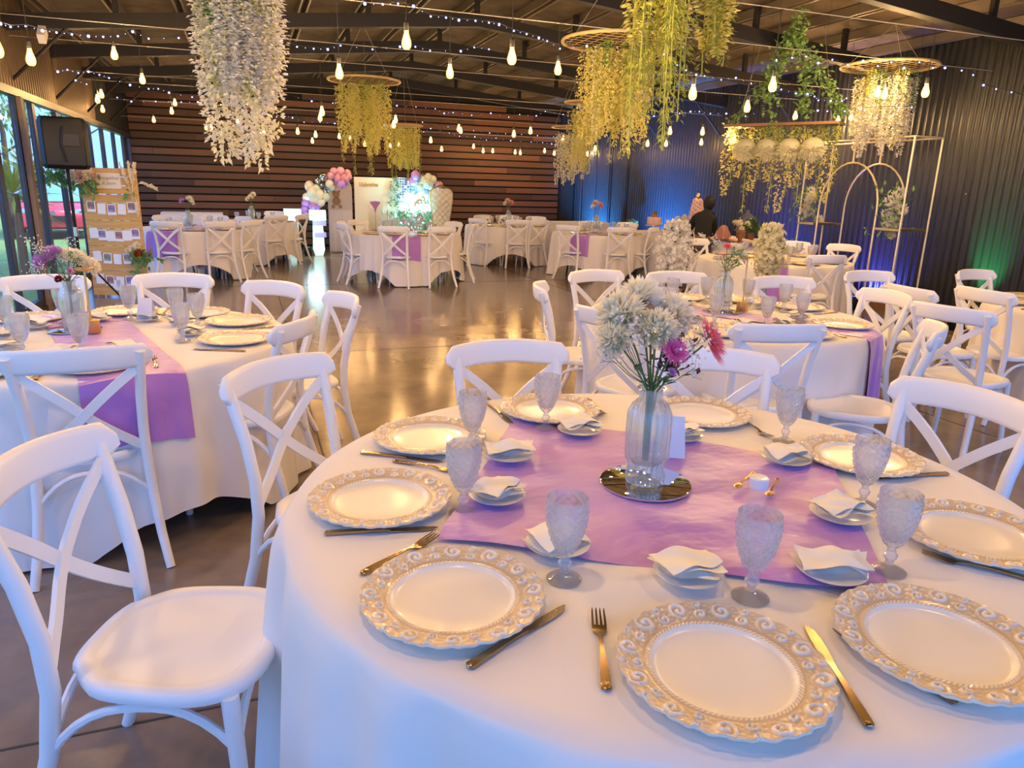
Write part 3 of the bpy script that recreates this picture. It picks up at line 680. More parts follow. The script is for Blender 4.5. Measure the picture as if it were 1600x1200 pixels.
def napkin_mesh(sd):
    rnd = random.Random(sd); b = MB()
    for L in range(3):
        cs = [Vector((sx * (.062 + rnd.uniform(-.012, .010)), sy * (.041 + rnd.uniform(-.012, .008)), 0)) for sx, sy in ((-1, -1), (1, -1), (1, 1), (-1, 1))]
        rot = Matrix.Rotation(rnd.uniform(-.25, .25) + (.25 * L if sd % 2 else 0), 3, 'Z'); ph = rnd.uniform(0, 6); lift = .006 + .006 * L; kx = rnd.uniform(.6, 1.3)
        def fn(u, v):
            p = rot @ cs[0].lerp(cs[1], u).lerp(cs[3].lerp(cs[2], u), v)
            z = lift + .016 * math.exp(-((u - .5 - .15 * math.sin(ph)) * 3.2 * kx) ** 2) * (1 if L else .6) + .003 * math.sin(7 * u + 5 * v + ph) + .009 * ((2 * abs(u - .5)) ** 4) * (v if sd % 3 else 1 - v)
            p.z += z; return p
        b.grid(fn, 14, 8)
        b.grid(lambda u, v: Vector(fn(u, v)) - Vector((0, 0, .0012)), 14, 8, True)
    return b.mesh('folded_napkin', M['napkin'])
NAP = [napkin_mesh(s) for s in (3, 4, 7, 8)]
def put(name, me, loc, rz, label, cat, group, rx=0, ry=0, sc_=None):
    o = link(name, me, None, loc, (rx, ry, rz), sc_); return tag(o, label, cat, group)
def clock(T, p):
    v = math.degrees(math.atan2(p[1] - T[1], p[0] - T[0])); away = math.degrees(math.atan2(T[1], T[0]))
    h = round(((away - v) % 360) / 30) % 12; return ['twelve', 'one', 'two', 'three', 'four', 'five', 'six', 'seven', 'eight', 'nine', 'ten', 'eleven'][h] + " o'clock place"
FT, LT, MT = 'the front table', 'the left table', 'the middle right table'
pl1 = [(.248, 1.56), (.461, 1.951), (.91, 2.105), (1.384, 1.933), (1.598, 1.457), (1.47, 1.002), (1.042, .731), (.652, .786), (.303, 1.109)]
pl1 = [pl1[i] for i in (0, 1, 2, 3, 4, 5, 6, 7, 8)]
for p in pl1: put('charger_plate', CHARGER, (p[0], p[1], TZ + .002), random.uniform(0, 6), 'scroll-rim ivory charger, %s of %s' % (clock(T1, p), FT), 'charger plate', 'scroll-rim charger plates on the front table')
gob1 = [((.42, 1.452), 'front one of the close pair at left'), ((.559, 1.845), 'rear one of the close pair at the far left'), ((.834, 1.961), 'alone before the back centre charger'), ((.527, 1.118), 'in front of the mirror disc, napkin plate behind it'), ((.835, .955), 'tall in the middle, near the salt shaker'), ((1.168, .952), 'nearest the right front charger'), ((1.367, 1.216), 'middle one of the three on the right'), ((1.49, 1.643), 'smallest, at the far right by the twisted chair')]
for p, ds in gob1: put('cut_glass_goblet', GOB, (p[0], p[1], TZ + .012 if 0 else TZ + .002), random.uniform(0, 6), 'diamond-cut goblet on the front table, ' + ds, 'goblet', 'goblets on the front table')
sp1 = [(.515, 1.49), (.632, 1.736), (.911, 1.876), (.559, 1.224), (.756, 1.043), (1.034, .967), (1.246, 1.165), (1.37, 1.495), (1.185, 1.745)]
nd = ['by the pair of goblets, middle left', 'by the rear goblet at far left', 'behind the vase on its left', 'partly behind the goblet before the mirror', 'tented over its plate, front centre', 'long fold lying flat, front right', 'above the long folded one, right side', 'at the far right corner of the runner', 'behind the white card and vase']
rots = [.1, -.15, -.3, .2, -.55, -.45, -.25, -.2, -.2]
for i, p in enumerate(sp1):
    put('side_plate', SIDE, (p[0], p[1], TZ + .013), 0, 'small white side plate under a napkin, ' + nd[i], 'side plate', 'side plates on the front table')
    put('folded_napkin', NAP[i % 4], (p[0], p[1], TZ + .019), rots[i], 'folded white paper napkin on the front table, ' + nd[i], 'napkin', 'napkins on the front table')
def along(a, b_): return ((a[0] + b_[0]) / 2, (a[1] + b_[1]) / 2), math.atan2(b_[1] - a[1], b_[0] - a[0]) - PI / 2
cut = [('table_knife', (.269, 1.887), (.434, 1.78), 'left of the rear left charger'), ('table_knife', (.118, 1.434), (.333, 1.394), 'below the middle left charger'),
       ('fork', (.141, 1.237), (.340, 1.358), 'tucked under the front left charger rim'), ('table_knife', (.289, .925), (.477, 1.021), 'right of the front left charger'),
       ('fork', (.451, .785), (.541, 1.003), 'upright on the cloth left of the front centre charger'), ('table_knife', (.787, .636), (.862, .827), 'right of the front centre charger'),
       ('fork', (.949, .599), (.905, .825), 'slanting below the front right charger'), ('fork', (1.43, .82), (1.29, .98), 'below the charger at the right edge'),
       ('table_knife', (1.722, 1.307), (1.55, 1.33), 'past the far right charger, handle outward'), ('table_knife', (.739, 2.239), (.745, 2.056), 'pointing inward left of the back centre charger'),
       ('fork', (1.10, 2.20), (1.07, 2.04), 'peeping out right of the back centre charger'), ('fork', (1.50, 1.86), (1.47, 1.70), 'between the two far right chargers'), ('fork', (.34, 1.80), (.46, 1.70), 'peeping out above the middle left charger')]
for n, a, c, ds in cut:
    m_, r_ = along(a, c); put(n, KNIFE if 'knife' in n else FORK, (m_[0], m_[1], TZ + .003), r_, 'gold-toned %s on the front table, %s' % ('knife' if 'knife' in n else 'fork', ds), 'knife' if 'knife' in n else 'fork', 'cutlery on the front table')
put('teaspoon', SPOON, (1.165, 1.405, TZ + .012), PI + math.radians(-58), 'ornate gold teaspoon left behind the salt shaker', 'spoon', 'teaspoons by the shaker')
put('teaspoon', SPOON, (1.205, 1.345, TZ + .012), PI + math.radians(-50), 'ornate gold teaspoon touching the salt shaker on its right', 'spoon', 'teaspoons by the shaker')
def shaker(loc, label):
    t = thing('salt_shaker', label, 'salt shaker', loc); b = MB(); b.lathe([(.019, 0), (.021, .003), (.020, .05), (.019, .056)], 20); b.build('glass_body', M['amber'], t)
    b = MB(); b.lathe([(.0215, .054), (.0225, .058), (.022, .078), (.018, .081), (.005, .0795)], 24); b.build('cap', M['porcelain'], t)
shaker((1.083, 1.258, TZ + .012), 'small glass shaker with white cap standing on the lilac overlay')
def mirror_disc(loc, label, r=.115):
    o = MB(); o.lathe([(r, 0), (r, .004), (r - .002, .005)], 64); q = o.build('mirror_disc', M['mirror']); q.location = loc; tag(q, label, 'mirror', 'round mirror centre discs')
mirror_disc((.905, 1.466, TZ + .013), 'round mirror disc under the flower vase on the front table')
def vase(loc, label, s=1.0, ribs=20):
    t = thing('ribbed_vase', label, 'vase', loc)
    pr = [(.034, 0), (.040, .004), (.0415, .022), (.036, .036), (.0385, .046), (.046, .062), (.0475, .12), (.046, .165), (.036, .186), (.026, .198), (.026, .216), (.0315, .222)]
    ins = [(.029, .222), (.0235, .214), (.0235, .200), (.033, .186), (.043, .164), (.0445, .12), (.043, .064), (.034, .05), (.002, .048)]
    b = MB(); b.lathe([(r * s, z * s) for r, z in pr + ins], 80, rf=lambda a, z, j: (.0034 * s * abs(math.cos(ribs * a / 2)) if 1 <= j <= 8 else 0)); b.build('glass_body', M['vase'], t, ang=30)
    b = MB(); b.lathe([(.002, .0495 * s), (.033 * s, .0505 * s), (.0415 * s, .065 * s), (.0425 * s, .085 * s), (.002, .0855 * s)], 32); b.build('water', M['water'], t)
    return t
def mum(b, c, d, r, rnd, n=160):   # dense ball-like bloom facing d
    d = Vector(d).normalized(); a = d.orthogonal().normalized(); e = d.cross(a)
    for i in range(n):
        f = (i + .5) / n; th = i * 2.39996; ph = f ** .6 * 1.75; v = d * math.cos(ph) + (a * math.cos(th) + e * math.sin(th)) * math.sin(ph)
        v = (v + Vector((rnd.gauss(0, .1), rnd.gauss(0, .1), rnd.gauss(0, .1)))).normalized(); b.petal(Vector(c) + v * r * .38, v, d, r * rnd.uniform(.48, .72), r * .26, .4)
def daisy(b, c, d, r, rnd, n=30, rows=3):
    d = Vector(d).normalized(); a = d.orthogonal().normalized(); e = d.cross(a)
    for k in range(rows):
        for i in range(n):
            th = 2 * PI * (i + .5 * k) / n + rnd.uniform(-.05, .05); lift = .15 + .35 * k; v = ((a * math.cos(th) + e * math.sin(th)) * math.cos(lift) + d * math.sin(lift)).normalized()
            b.petal(Vector(c) + v * r * .1, v, d, r * (1 - .25 * k), r * .17, .25)
def bouquet(loc, label, seed=1, style='full', s=1.0):
    rnd = random.Random(seed); t = thing('flower_bouquet', label, 'flowers', loc, 0, 'table bouquets')
    def stem(p, r=.0022):
        p = Vector(p); b = MB(); q = Vector((rnd.uniform(-.012, .012), rnd.uniform(-.012, .012), .055 * s)); nk = Vector((p.x * .12, p.y * .12, .215 * s))
        b.tube([q, nk, nk.lerp(p, .5) + Vector((0, 0, .01)), p], r * s, 6)
        for k in range(3):
            f = rnd.uniform(.1, .75); c = nk.lerp(p, f); b.petal(c, (rnd.gauss(0, 1), rnd.gauss(0, 1), .5), (0, 0, 1), .028 * s, .011 * s)
        b.build('stem', M['stem'], t)
    L = {'full': [('mumw', (-.075, .02, .375), .060), ('mumw', (-.01, .06, .40), .058), ('mumw', (.065, .05, .365), .055), ('mumw', (-.02, -.03, .355), .050), ('mumw', (-.105, -.015, .335), .042), ('mumw', (.03, .09, .39), .045),
                  ('coral', (.088, -.065, .333), .056), ('pink', (.0, -.075, .318), .034), ('lilac', (.015, -.05, .268), .012)],
         'left': [('lilac', (-.085, .0, .30), .05), ('lilac', (-.05, .03, .335), .045), ('mumw', (.03, .03, .31), .055), ('mumw', (.085, .01, .28), .05), ('mumw', (.0, .07, .32), .045), ('pink', (.03, -.06, .27), .02), ('red', (-.025, -.06, .235), .018)],
         'thin': [('coral', (-.02, -.02, .355), .03), ('coral', (-.045, -.03, .31), .012), ('mumw', (.06, .03, .33), .045), ('mumw', (.10, .0, .30), .035), ('lilac', (.09, -.03, .27), .018)],
         'small': [('lilac', (-.05, 0, .33), .045), ('mumw', (.03, .0, .35), .055), ('mumw', (.05, .04, .31), .045)],
         'white': [('mumw', (0, 0, .35), .055), ('mumw', (.04, .03, .39), .05), ('mumw', (-.04, -.02, .32), .045)],
         'rose': [('peach', (-.02, 0, .36), .055), ('coral', (.03, -.02, .33), .04), ('peach', (.05, .03, .34), .05), ('mumw', (-.06, 0, .32), .04)]}[style]
    fine = style in ('full', 'left', 'thin')
    for m_, p, r in L:
        p = Vector(p) * s; stem(p - Vector((p.x * .1, p.y * .1, .01)))
        b = MB(); d = (p.x * 2.2, p.y * 2.2 - .05, .16)
        if m_ in ('mumw', 'peach', 'red') or not fine or (m_ == 'lilac' and r > .03): mum(b, p, d, r * s, rnd, 300 if fine else 60)
        else: daisy(b, p, d, r * s, rnd, 26)
        if m_ in ('pink', 'coral') and fine: b.sphere(p + Vector(d).normalized() * r * s * .25, r * s * .2, 8, 6)
        b.build('blossom', M[m_], t, ang=25)
    if fine:
        b = MB(); bs = MB()
        for k in range(16 if style == 'full' else 9):
            a = rnd.uniform(0, 2 * PI); rr = rnd.uniform(.05, .11) * s; c = Vector((rr * math.cos(a) - .02, rr * math.sin(a) - .02, rnd.uniform(.27, .40) * s)); nk = Vector((0, 0, .22 * s)); bs.tube([nk, nk.lerp(c, .5) + Vector((0, 0, -.01)), c], .0009 * s, 4)
            for q in range(26):
                g = c + Vector((rnd.gauss(0, .017), rnd.gauss(0, .017), rnd.gauss(0, .016))) * s; b.sphere(g, .0030 * s * rnd.uniform(.7, 1.2), 5, 3)
                if q % 4 == 0: bs.tube([c - Vector((0, 0, .02)), g], .0005, 3)
        b.build('babys_breath', M['babys'], t); bs.build('babys_breath_twigs', M['stem'], t)
        b = MB()
        for k in range(40): c = Vector((rnd.gauss(.035, .02), rnd.gauss(-.02, .02), rnd.uniform(.24, .34))) * s; b.petal(c, (rnd.gauss(0, 1), rnd.gauss(0, 1), .6), (0, 0, 1), .026 * s, .014 * s)
        b.build('leaf_sprig', M['darkleaf' if style == 'full' else 'leaf'], t)
    return t
vase((.900, 1.462, TZ + .018), 'clear ribbed vase standing on the mirror disc of the front table', 1.12)
bouquet((.900, 1.462, TZ + .018), 'cream chrysanthemums with coral and magenta daisies in the front table vase', 3, 'full', 1.12)
def card_holder(loc, rz, label):
    t = thing('table_card', label, 'card', loc, rz); b = MB()
    b.add([(-.042, 0, .002), (.042, 0, .002), (.036, .03, .115), (-.036, .03, .115), (-.042, .062, .002), (.042, .062, .002)], [(0, 1, 2, 3), (3, 2, 5, 4)])
    b.add([(-.042, .002, .001), (.042, .002, .001), (.036, .031, .112), (-.036, .031, .112), (-.042, .060, .001), (.042, .060, .001)], [(3, 2, 1, 0), (4, 5, 2, 3)]); b.build('folded_sheet', M['card'], t, smooth=False)
card_holder((1.06, 1.60, TZ + .012), -.45, 'blank white folded card leaning behind the vase on the front table')
# ---- other laid tables
def setting(T, R, degs, tn, lo=False, extras=True):
    grp = tn
    for i, dg in enumerate(degs):
        a = math.radians(dg); c, s = math.cos(a), math.sin(a); P = lambda r, t_: (T[0] + c * r - s * t_, T[1] + s * r + c * t_)
        p = P(R - .20, 0); w = clock(T, p)
        put('charger_plate', CHLO if lo else CHARGER, (*p, TZ + .002), random.uniform(0, 6), 'gilt-edged ivory charger at the %s of %s' % (w, tn), 'charger plate', 'charger plates on ' + tn)
        g = P(R - .42, -.06); put('cut_glass_goblet', GOBLO, (*g, TZ + .010), 0, 'cut glass goblet at the %s of %s' % (w, tn), 'goblet', 'goblets on ' + tn)
        if extras:
            q = P(R - .45, .09); put('side_plate', SIDE, (*q, TZ + .012), 0, 'white side plate at the %s of %s' % (w, tn), 'side plate', 'side plates on ' + tn)
            put('folded_napkin', NAP[i % 4], (*q, TZ + .018), a, 'white paper napkin at the %s of %s' % (w, tn), 'napkin', 'napkins on ' + tn)
            f = P(R - .19, .20); put('fork', FORK, (*f, TZ + .003), a + PI / 2, 'gold-toned fork at the %s of %s' % (w, tn), 'fork', 'forks on ' + tn)
            f = P(R - .19, -.20); put('table_knife', KNIFE, (*f, TZ + .003), a + PI / 2, 'gold-toned knife at the %s of %s' % (w, tn), 'knife', 'knives on ' + tn)
setting(T2, RR, [-22, 20, 52, 88, 128, 168, 208, 248, -72 - 9], LT)
setting(T3, RR, [10, 46, 82, 118, 154, 192, 232, 270, 312], MT)
setting(T4, RR, [100, 140, 180, 220, 262], 'the table cut by the right edge', True)
setting(T5, RR, [-100, -60, -20, 20, 70, 110, 180, 230], 'the table before the gold arches', True, False)
setting(T6, RR, [-120, -80, -40, 0, 60, 100], 'the table by the photo board', True, False)
setting(T7, RR, [-110, -60, -10, 100], 'the far table by the glowing plinths', True, False)
setting(T8, RR, [-150, -115, -75, -40, 20, 80, 120], 'the table before the cream backdrop', True, False)
setting(T9, RR, [-150, -110, -70, -30, 60, 110], 'the far table under the slat wall', True, False)
setting(T10, RR, [-150, -110, -70, -30, 40, 100], 'the table by the blue-lit wall', True, False)
def centre(T, style, seed, tn, dx=0, dy=0, s=1.0):
    vase((T[0] + dx, T[1] + dy, TZ + .016), 'ribbed glass vase in the middle of ' + tn, s); mirror_disc((T[0] + dx, T[1] + dy, TZ + .011), 'mirror disc under the vase on ' + tn)
    bouquet((T[0] + dx, T[1] + dy, TZ + .016), {'left': 'lilac and cream chrysanthemum bouquet', 'thin': 'loose bouquet with one coral bloom and wisps', 'small': 'small lilac and white bouquet', 'white': 'white flower bunch', 'rose': 'peach and pink flower bunch'}[style] + ' on ' + tn, seed, style, s)
centre(T2, 'left', 5, LT, -.13, .16, 1.05); centre(T3, 'thin', 6, MT, .01, .08, 1.12)
centre(T6, 'small', 7, 'the table by the photo board', 0, -.35, 1.2); centre(T7, 'white', 8, 'the far table by the glowing plinths', .05, 0, 1.2)
centre(T9, 'rose', 9, 'the far table under the slat wall', 0, 0, 1.25); centre(T10, 'rose', 10, 'the table by the blue-lit wall', -.15, -.1, 1.35)
centre(T8, 'white', 12, 'the table before the cream backdrop', .22, 0, 1.3)
def candle_stand(loc, label, h=.29):
    t = thing('candlestick', label, 'candlestick', loc); b = MB(); b.lathe([(.001, 0), (.036, 0), (.037, .002), (.037, .060), (.035, .062), (.001, .062)], 36); b.build('base', M['brass'], t)
    b = MB(); b.tube([(0, 0, .06), (0, 0, h)], .0052, 10); b.build('rod', M['brass'], t)
    b = MB(); b.lathe([(.005, h - .012), (.038, h - .002), (.040, h + .006), (.036, h + .006), (.004, h)], 28); b.build('cup', M['brass'], t)
candle_stand((-.74, 3.82, TZ + .012), 'brushed brass candlestick on a drum base beside the left table vase', .30)
candle_stand((2.90, 3.72, TZ + .012), 'tall slim brass candlestick on the middle right table', .34)
shaker((-1.0, 3.68, TZ + .012), 'white-capped shaker among the goblets of the left table'); shaker((2.97, 3.74, TZ + .012), 'white-capped shaker beside the tall slim brass candlestick')
card_holder((2.55, 4.02, TZ + .012), .2, 'white folded card at the back of the middle right table'); card_holder((-.55, 4.1, TZ + .012), -.4, 'white folded card behind the left table vase')
for i, (x, y) in enumerate(((1.95, 11.15), (2.12, 11.5), (2.02, 11.35))):   # tall glass cylinders on the backdrop table
    b = MB(); h = .34 - .08 * i; b.lathe([(.045, 0), (.045, h), (.042, h), (.042, .01), (.002, .01)], 24); o = b.build('glass_cylinder_vase', M['vase']); o.location = (x, y, TZ + .012)
    tag(o, ['tallest', 'middle-height', 'shortest'][i] + ' clear cylinder vase on the table before the cream backdrop', 'vase', 'clear cylinder vases')

# ================================================================== hanging flowers
def strand_mesh(kind, L, seed, rad=.045):
    rnd = random.Random(seed); b = MB(); n = int(L * 330)
    for i in range(n):
        f = rnd.random(); z = -L * f; r = rad * (1.0 if f < .65 else (1 - (f - .65) / .35 * .8)) * rnd.uniform(.4, 1)
        a = rnd.uniform(0, 2 * PI); c = Vector((r * math.cos(a), r * math.sin(a), z)); d = Vector((math.cos(a), math.sin(a), rnd.uniform(-1.4, .2)))
        b.petal(c, d, (rnd.gauss(0, .4), rnd.gauss(0, .4), 1), rnd.uniform(.022, .034), rnd.uniform(.016, .024), .3)
    return b.mesh('wisteria_strand', M[kind], ang=10)
def fern_mesh(L, seed, m_='fern', dens=150, wd=.010, ln=.055):
    rnd = random.Random(seed); b = MB(); b.tube([(0, 0, 0), (.01, 0, -L * .5), (0, 0, -L)], .003, 4)
    for i in range(int(L * dens)):
        f = rnd.random() ** .9; z = -L * f; a = rnd.uniform(0, 2 * PI); w = (1 - .55 * f)
        d = Vector((math.cos(a), math.sin(a), -rnd.uniform(.4, 1.3))); b.petal((.025 * math.cos(a) * w, .025 * math.sin(a) * w, z), d, (0, 0, 1), ln * w * rnd.uniform(.7, 1.3), wd, .2)
    return b.mesh('fern_strand', M[m_], ang=10)
ST = {'w': [strand_mesh('wisw', 1.0, 1, .05), strand_mesh('wisw', 1.0, 2, .045)], 'y': [strand_mesh('wisy', .6, 3, .05), strand_mesh('wisy', .6, 4, .055)], 'c': [strand_mesh('wisc', .6, 5), strand_mesh('wisc', .6, 6, .05)]}
FE = [fern_mesh(.6, 1), fern_mesh(.6, 2)]; GR = [fern_mesh(.35, 3, 'leaf', 260, .022, .04), fern_mesh(.35, 4, 'fern', 260, .02, .04)]
def hoop(t, r, n=10):
    b = MB(); P = [(r * math.cos(2 * PI * i / 48), r * math.sin(2 * PI * i / 48), 0) for i in range(49)]; b.tube(P, .016, 7, False); b.build('hoop', M['wicker'], t)
    b = MB()
    for i in range(-n // 2 + 1, n // 2):
        x = i * 2 * r / n; h = math.sqrt(r * r - x * x)
        b.tube([(x, -h, 0), (x, h, .002)], .003, 4, False); b.tube([(-h, x, .006), (h, x, .006)], .003, 4, False)
    b.build('cane_lattice', M['wicker'], t)
def hang(px, py, dist_y, R, spec, label, hooped=True, rr=None, scl=1.0, up=None, top=None):
    c = yp(px, py, dist_y); t = thing('hanging_flower_hoop' if hooped else 'hanging_flower_cluster', label, 'hanging flowers', c); rnd = random.Random(int(px))
    if hooped: hoop(t, R)
    zt = deckz(c.x) - .1 - c.z
    if top: zt = top
    for k in range(3):
        a = k * 2.1 + .4; b = MB(); b.tube([(R * .9 * math.cos(a), R * .9 * math.sin(a), 0), (0, 0, max(.15, zt))], .003, 4); b.build('hanging_wire', M['wire'], t)
    rr = rr or R * .75
    for kind, n, l0, l1, z0 in spec:
        pool = FE if kind == 'f' else GR if kind == 'g' else ST[kind]; base = {'f': .6, 'g': .35, 'w': 1.0}.get(kind, .6)
        for i in range(n):
            a = i * 2.39996 + rnd.uniform(-.3, .3); r = rr * math.sqrt((i + .5) / n); L = rnd.uniform(l0, l1)
            link('fern_strand' if kind in 'fg' else 'wisteria_strand', pool[i % 2], t, (r * math.cos(a), r * math.sin(a), z0), (0, 0, rnd.uniform(0, 6)), (scl, scl, L / base))
    return t
hang(368, -60, 4.15, .24, [('w', 42, .42, .66, -.02), ('g', 26, .22, .36, .05), ('c', 10, .72, .92, -.05), ('w', 5, .78, .93, 0), ('f', 7, .5, .72, 0)], 'long white wisteria cascade hanging over the left side of the hall', True, .185)
hang(569, 126, 10.9, .50, [('y', 34, .55, .95, -.08), ('f', 5, .9, 1.25, -.05), ('g', 12, .2, .3, -.02)], 'yellow wisteria hoop in the middle, hanging before the timber wall', True, .37)
hang(631, 196, 14.6, .36, [('y', 24, .55, .8, -.05), ('f', 6, .8, 1.05, -.05)], 'small distant yellow wisteria hoop above the cream name backdrop', True, .34)
hang(966, 66, 7.0, .56, [('y', 44, .55, .95, -.1), ('c', 6, .5, .85, -.08), ('f', 6, .85, 1.15, -.05), ('g', 14, .2, .3, -.02)], 'wide lattice hoop of dense yellow wisteria in the centre right', True, .34)
hang(912, 160, 11.3, .30, [('y', 12, .6, 1.0, -.12), ('f', 4, .8, 1.1, -.1)], 'narrow yellow wisteria hoop half behind the wide lattice hoop', True, .22)
hang(893, 199, 12.8, .36, [('c', 12, .5, .95, -.12), ('w', 5, .6, .95, -.1)], 'cream wisteria hoop with dangling tips near the far corner', True, .28)
hang(1389, 104, 6.75, .50, [('c', 18, .45, .78, -.12), ('w', 16, .50, .85, -.12), ('g', 20, .25, .42, -.04)], 'cream wisteria hoop hanging above the gold arches', True, .33)
hang(1040, -75, 3.55, .30, [('f', 16, .55, .82, 0), ('f', 3, .85, 1.0, 0), ('y', 5, .4, .55, 0)], 'lime fern cluster cut by the top edge, left part', False, .17, 1.25)
hang(1128, -70, 3.6, .12, [('f', 8, .45, .62, 0), ('y', 4, .35, .5, 0)], 'lime fern cluster cut by the top edge, slimmer right part', False, .07, 1.3)
# rectangular hanging board with ferns, white pompom shades and ivy swags
A = xp(1138, 203, 5.9); Bp = xp(1316, 187, 6.65); ctr = (A + Bp) / 2; L = (Bp - A).length
t = thing('hanging_timber_board', 'hanging timber board dripping with yellow ferns beneath ivy swags', 'hanging flowers', ctr, math.atan2(Bp.y - A.y, Bp.x - A.x))
b = MB(); b.box((0, 0, 0), (L, .34, .03)); b.build('board', M['trimwood'], t, smooth=False)
b = MB()
for sx in (-.42, .42): b.tube([(sx * L, 0, .015), (sx * .6 * L, 0, deckz(ctr.x) - ctr.z - .1)], .004, 5)
b.build('hanging_wire', M['wire'], t)
rnd = random.Random(44)
for i in range(16):
    x = (-.48 + .96 * i / 15) * L
    link('fern_strand' if i % 2 else 'wisteria_strand', FE[i % 2] if i % 2 else ST['y'][(i // 2) % 2], t, (x, rnd.uniform(-.12, .12), -.02), (0, 0, i), (1.3, 1.3, rnd.uniform(1.0, 1.75)))
    link('leaf_strand', GR[i % 2], t, (x, rnd.uniform(-.12, .12), .02), (0, 0, i), (1.1, 1.1, .8))
for i in range(4):
    b = MB(); rn = random.Random(i); b.sphere((0, 0, 0), .13, 18, 10, (1, 1, .8)); mum(b, (0, 0, -.02), (0, 0, -1), .17, rn, 160)
    q = link('white_pompom', b.mesh('white_pompom', M['wisc']), t, ((-.30 + .2 * i) * L, -.08, -.26))
def swag(P, label, n, seed, hw=.05):
    rnd = random.Random(seed); o = Vector(P[0]); t = thing('ivy_garland', label, 'garland', o); b = MB(); Q = []
    for i in range(len(P) - 1):
        for k in range(8): Q.append(Vector(P[i]).lerp(Vector(P[i + 1]), k / 8) - o)
    Q.append(Vector(P[-1]) - o); b.tube(Q, .005, 5); b.build('vine', M['stem'], t); b = MB()
    for i in range(n):
        f = rnd.random() * (len(Q) - 1.01); c = Q[int(f)].lerp(Q[int(f) + 1], f % 1) + Vector((rnd.gauss(0, hw), rnd.gauss(0, hw), rnd.gauss(0, hw)))
        b.petal(c, (rnd.gauss(0, 1), rnd.gauss(0, 1), rnd.gauss(-.5, .7)), (rnd.gauss(0, .5), rnd.gauss(0, .5), 1), .055, .045, .2)
    b.build('ivy_leaves', M['leaf'], t, ang=10)
top = xp(1246, 52, 5.9)
swag([top + Vector((0, 0, .25)), top, xp(1215, 110, 5.95), xp(1180, 150, 5.95), A + Vector((0, 0, .03))], 'ivy garland falling to the left end of the hanging board', 330, 1, .04)
swag([top, xp(1258, 120, 6.2), xp(1256, 178, 6.25)], 'straight ivy garland falling to the middle of the hanging board', 240, 2, .045)
swag([top, xp(1282, 110, 6.3), xp(1305, 155, 6.5), Bp + Vector((0, 0, .03))], 'ivy garland falling to the right end of the hanging board', 300, 3, .04)
swag([top, xp(1225, 75, 5.9), xp(1205, 112, 5.9), xp(1203, 180, 5.9)], 'short bushy ivy garland behind the others above the board', 330, 4, .06)

# ================================================================== festoon bulbs and fairy lights
pr = [(.001, -.075), (.016, -.073), (.026, -.063), (.0315, -.045), (.030, -.025), (.022, .000), (.0155, .022), (.0135, .038)]
b = MB(); b.lathe(pr, 16); GLOBE = b.mesh('glass_globe', M['bulbglass'])
b = MB(); b.lathe([(.015, .036), (.0165, .040), (.0165, .085), (.006, .095)], 12); SOCK = b.mesh('socket', M['blackp'])
b = MB()
for k in range(4): a = k * PI / 2; b.tube([(.006 * math.cos(a), .006 * math.sin(a), .01), (.013 * math.cos(a), .013 * math.sin(a), -.045), (.004 * math.cos(a + .6), .004 * math.sin(a + .6), -.02)], .0024, 5)
FIL = b.mesh('filament', M['filament'])
lampdata = bpy.data.lights.new('bulb_glow', 'POINT'); lampdata.energy = BULB_W; lampdata.color = (1, .60, .24); lampdata.shadow_soft_size = .03
lampfar = bpy.data.lights.new('bulb_glow_far', 'POINT'); lampfar.energy = BULB_W * .27; lampfar.color = (1, .56, .20); lampfar.shadow_soft_size = .03
def festoon(y, zc_, pts, label, sag=.0):
    """a catenary wire across the hall at depth y; pts are the picture columns/rows of its bulbs"""
    t = thing('festoon_string', label, 'string lights', (0, y, 0)); P = []
    W_ = []
    for px, py in pts:
        p = yp(px, py, y); p.x = max(RX0 + .12, min(RX1 - .12, p.x)); p.z = min(p.z, deckz(p.x) - .5); W_.append(p)
    W_.sort(key=lambda p: p.x); zs = max([p.z for p in W_]) + .24
    def wz(x): return min(deckz(x) - .42, max(zs, zc_)) 
    b = MB(); b.tube([(x, 0, wz(x)) for x in [RX0 + .03 + (RX1 - RX0 - .06) * i / 24 for i in range(25)]], .0038, 5); b.build('catenary_wire', M['wcable'], t)
    for i, p in enumerate(W_):
        q = link('pendant_bulb', GLOBE, t, (p.x, 0, p.z)); link('socket', SOCK, q); link('filament', FIL, q)
        b = MB(); b.tube([(0, 0, .09), (0, 0, wz(p.x) - p.z)], .0032, 5); b.build('drop_cord', M['cable'], q)
        l = bpy.data.objects.new('bulb_glow', lampdata if y < 9 else lampfar); COL.objects.link(l); l.parent = q; l.location = (0, 0, -.02)
for yy, xs_ in ((1.2, (-1.5, .2, 1.9, 3.8, 6.0)), (3.1, (-1.7, -.2, 1.5, 3.4, 5.2, 7.0))):  # two strings above the view, added to warm the front table from overhead
    festoon(yy, 2.85, [proj((x, yy, 2.56)) for x in xs_], 'unseen string of warm bulbs added over the ' + ('front table' if yy < 2 else 'gap behind the front table'))
festoon(5.05, 2.85, [(635, 58), (427, 20), (-6, 68), (1083, 140), (1208, 128), (1447, 138), (800, 83)], 'nearest string of big warm bulbs across the hall')
festoon(6.3, 2.85, [(47, 85), (530, 108), (703, 108), (872, 103), (1168, 163), (1372, 140), (1383, 143), (365, 42), (368, 98)], 'second string of warm bulbs, crossing in front of the wide lattice hoop')
festoon(8.2, 2.85, [(178, 80), (1243, 178), (1310, 185), (1410, 185), (1147, 215), (935, 187), (386, 152)], 'third string of warm bulbs, passing the hanging board')
festoon(9.4, 2.85, [(222, 120), (503, 171), (1047, 202), (1098, 203), (398, 170), (1215, 236)], 'fourth string of warm bulbs')
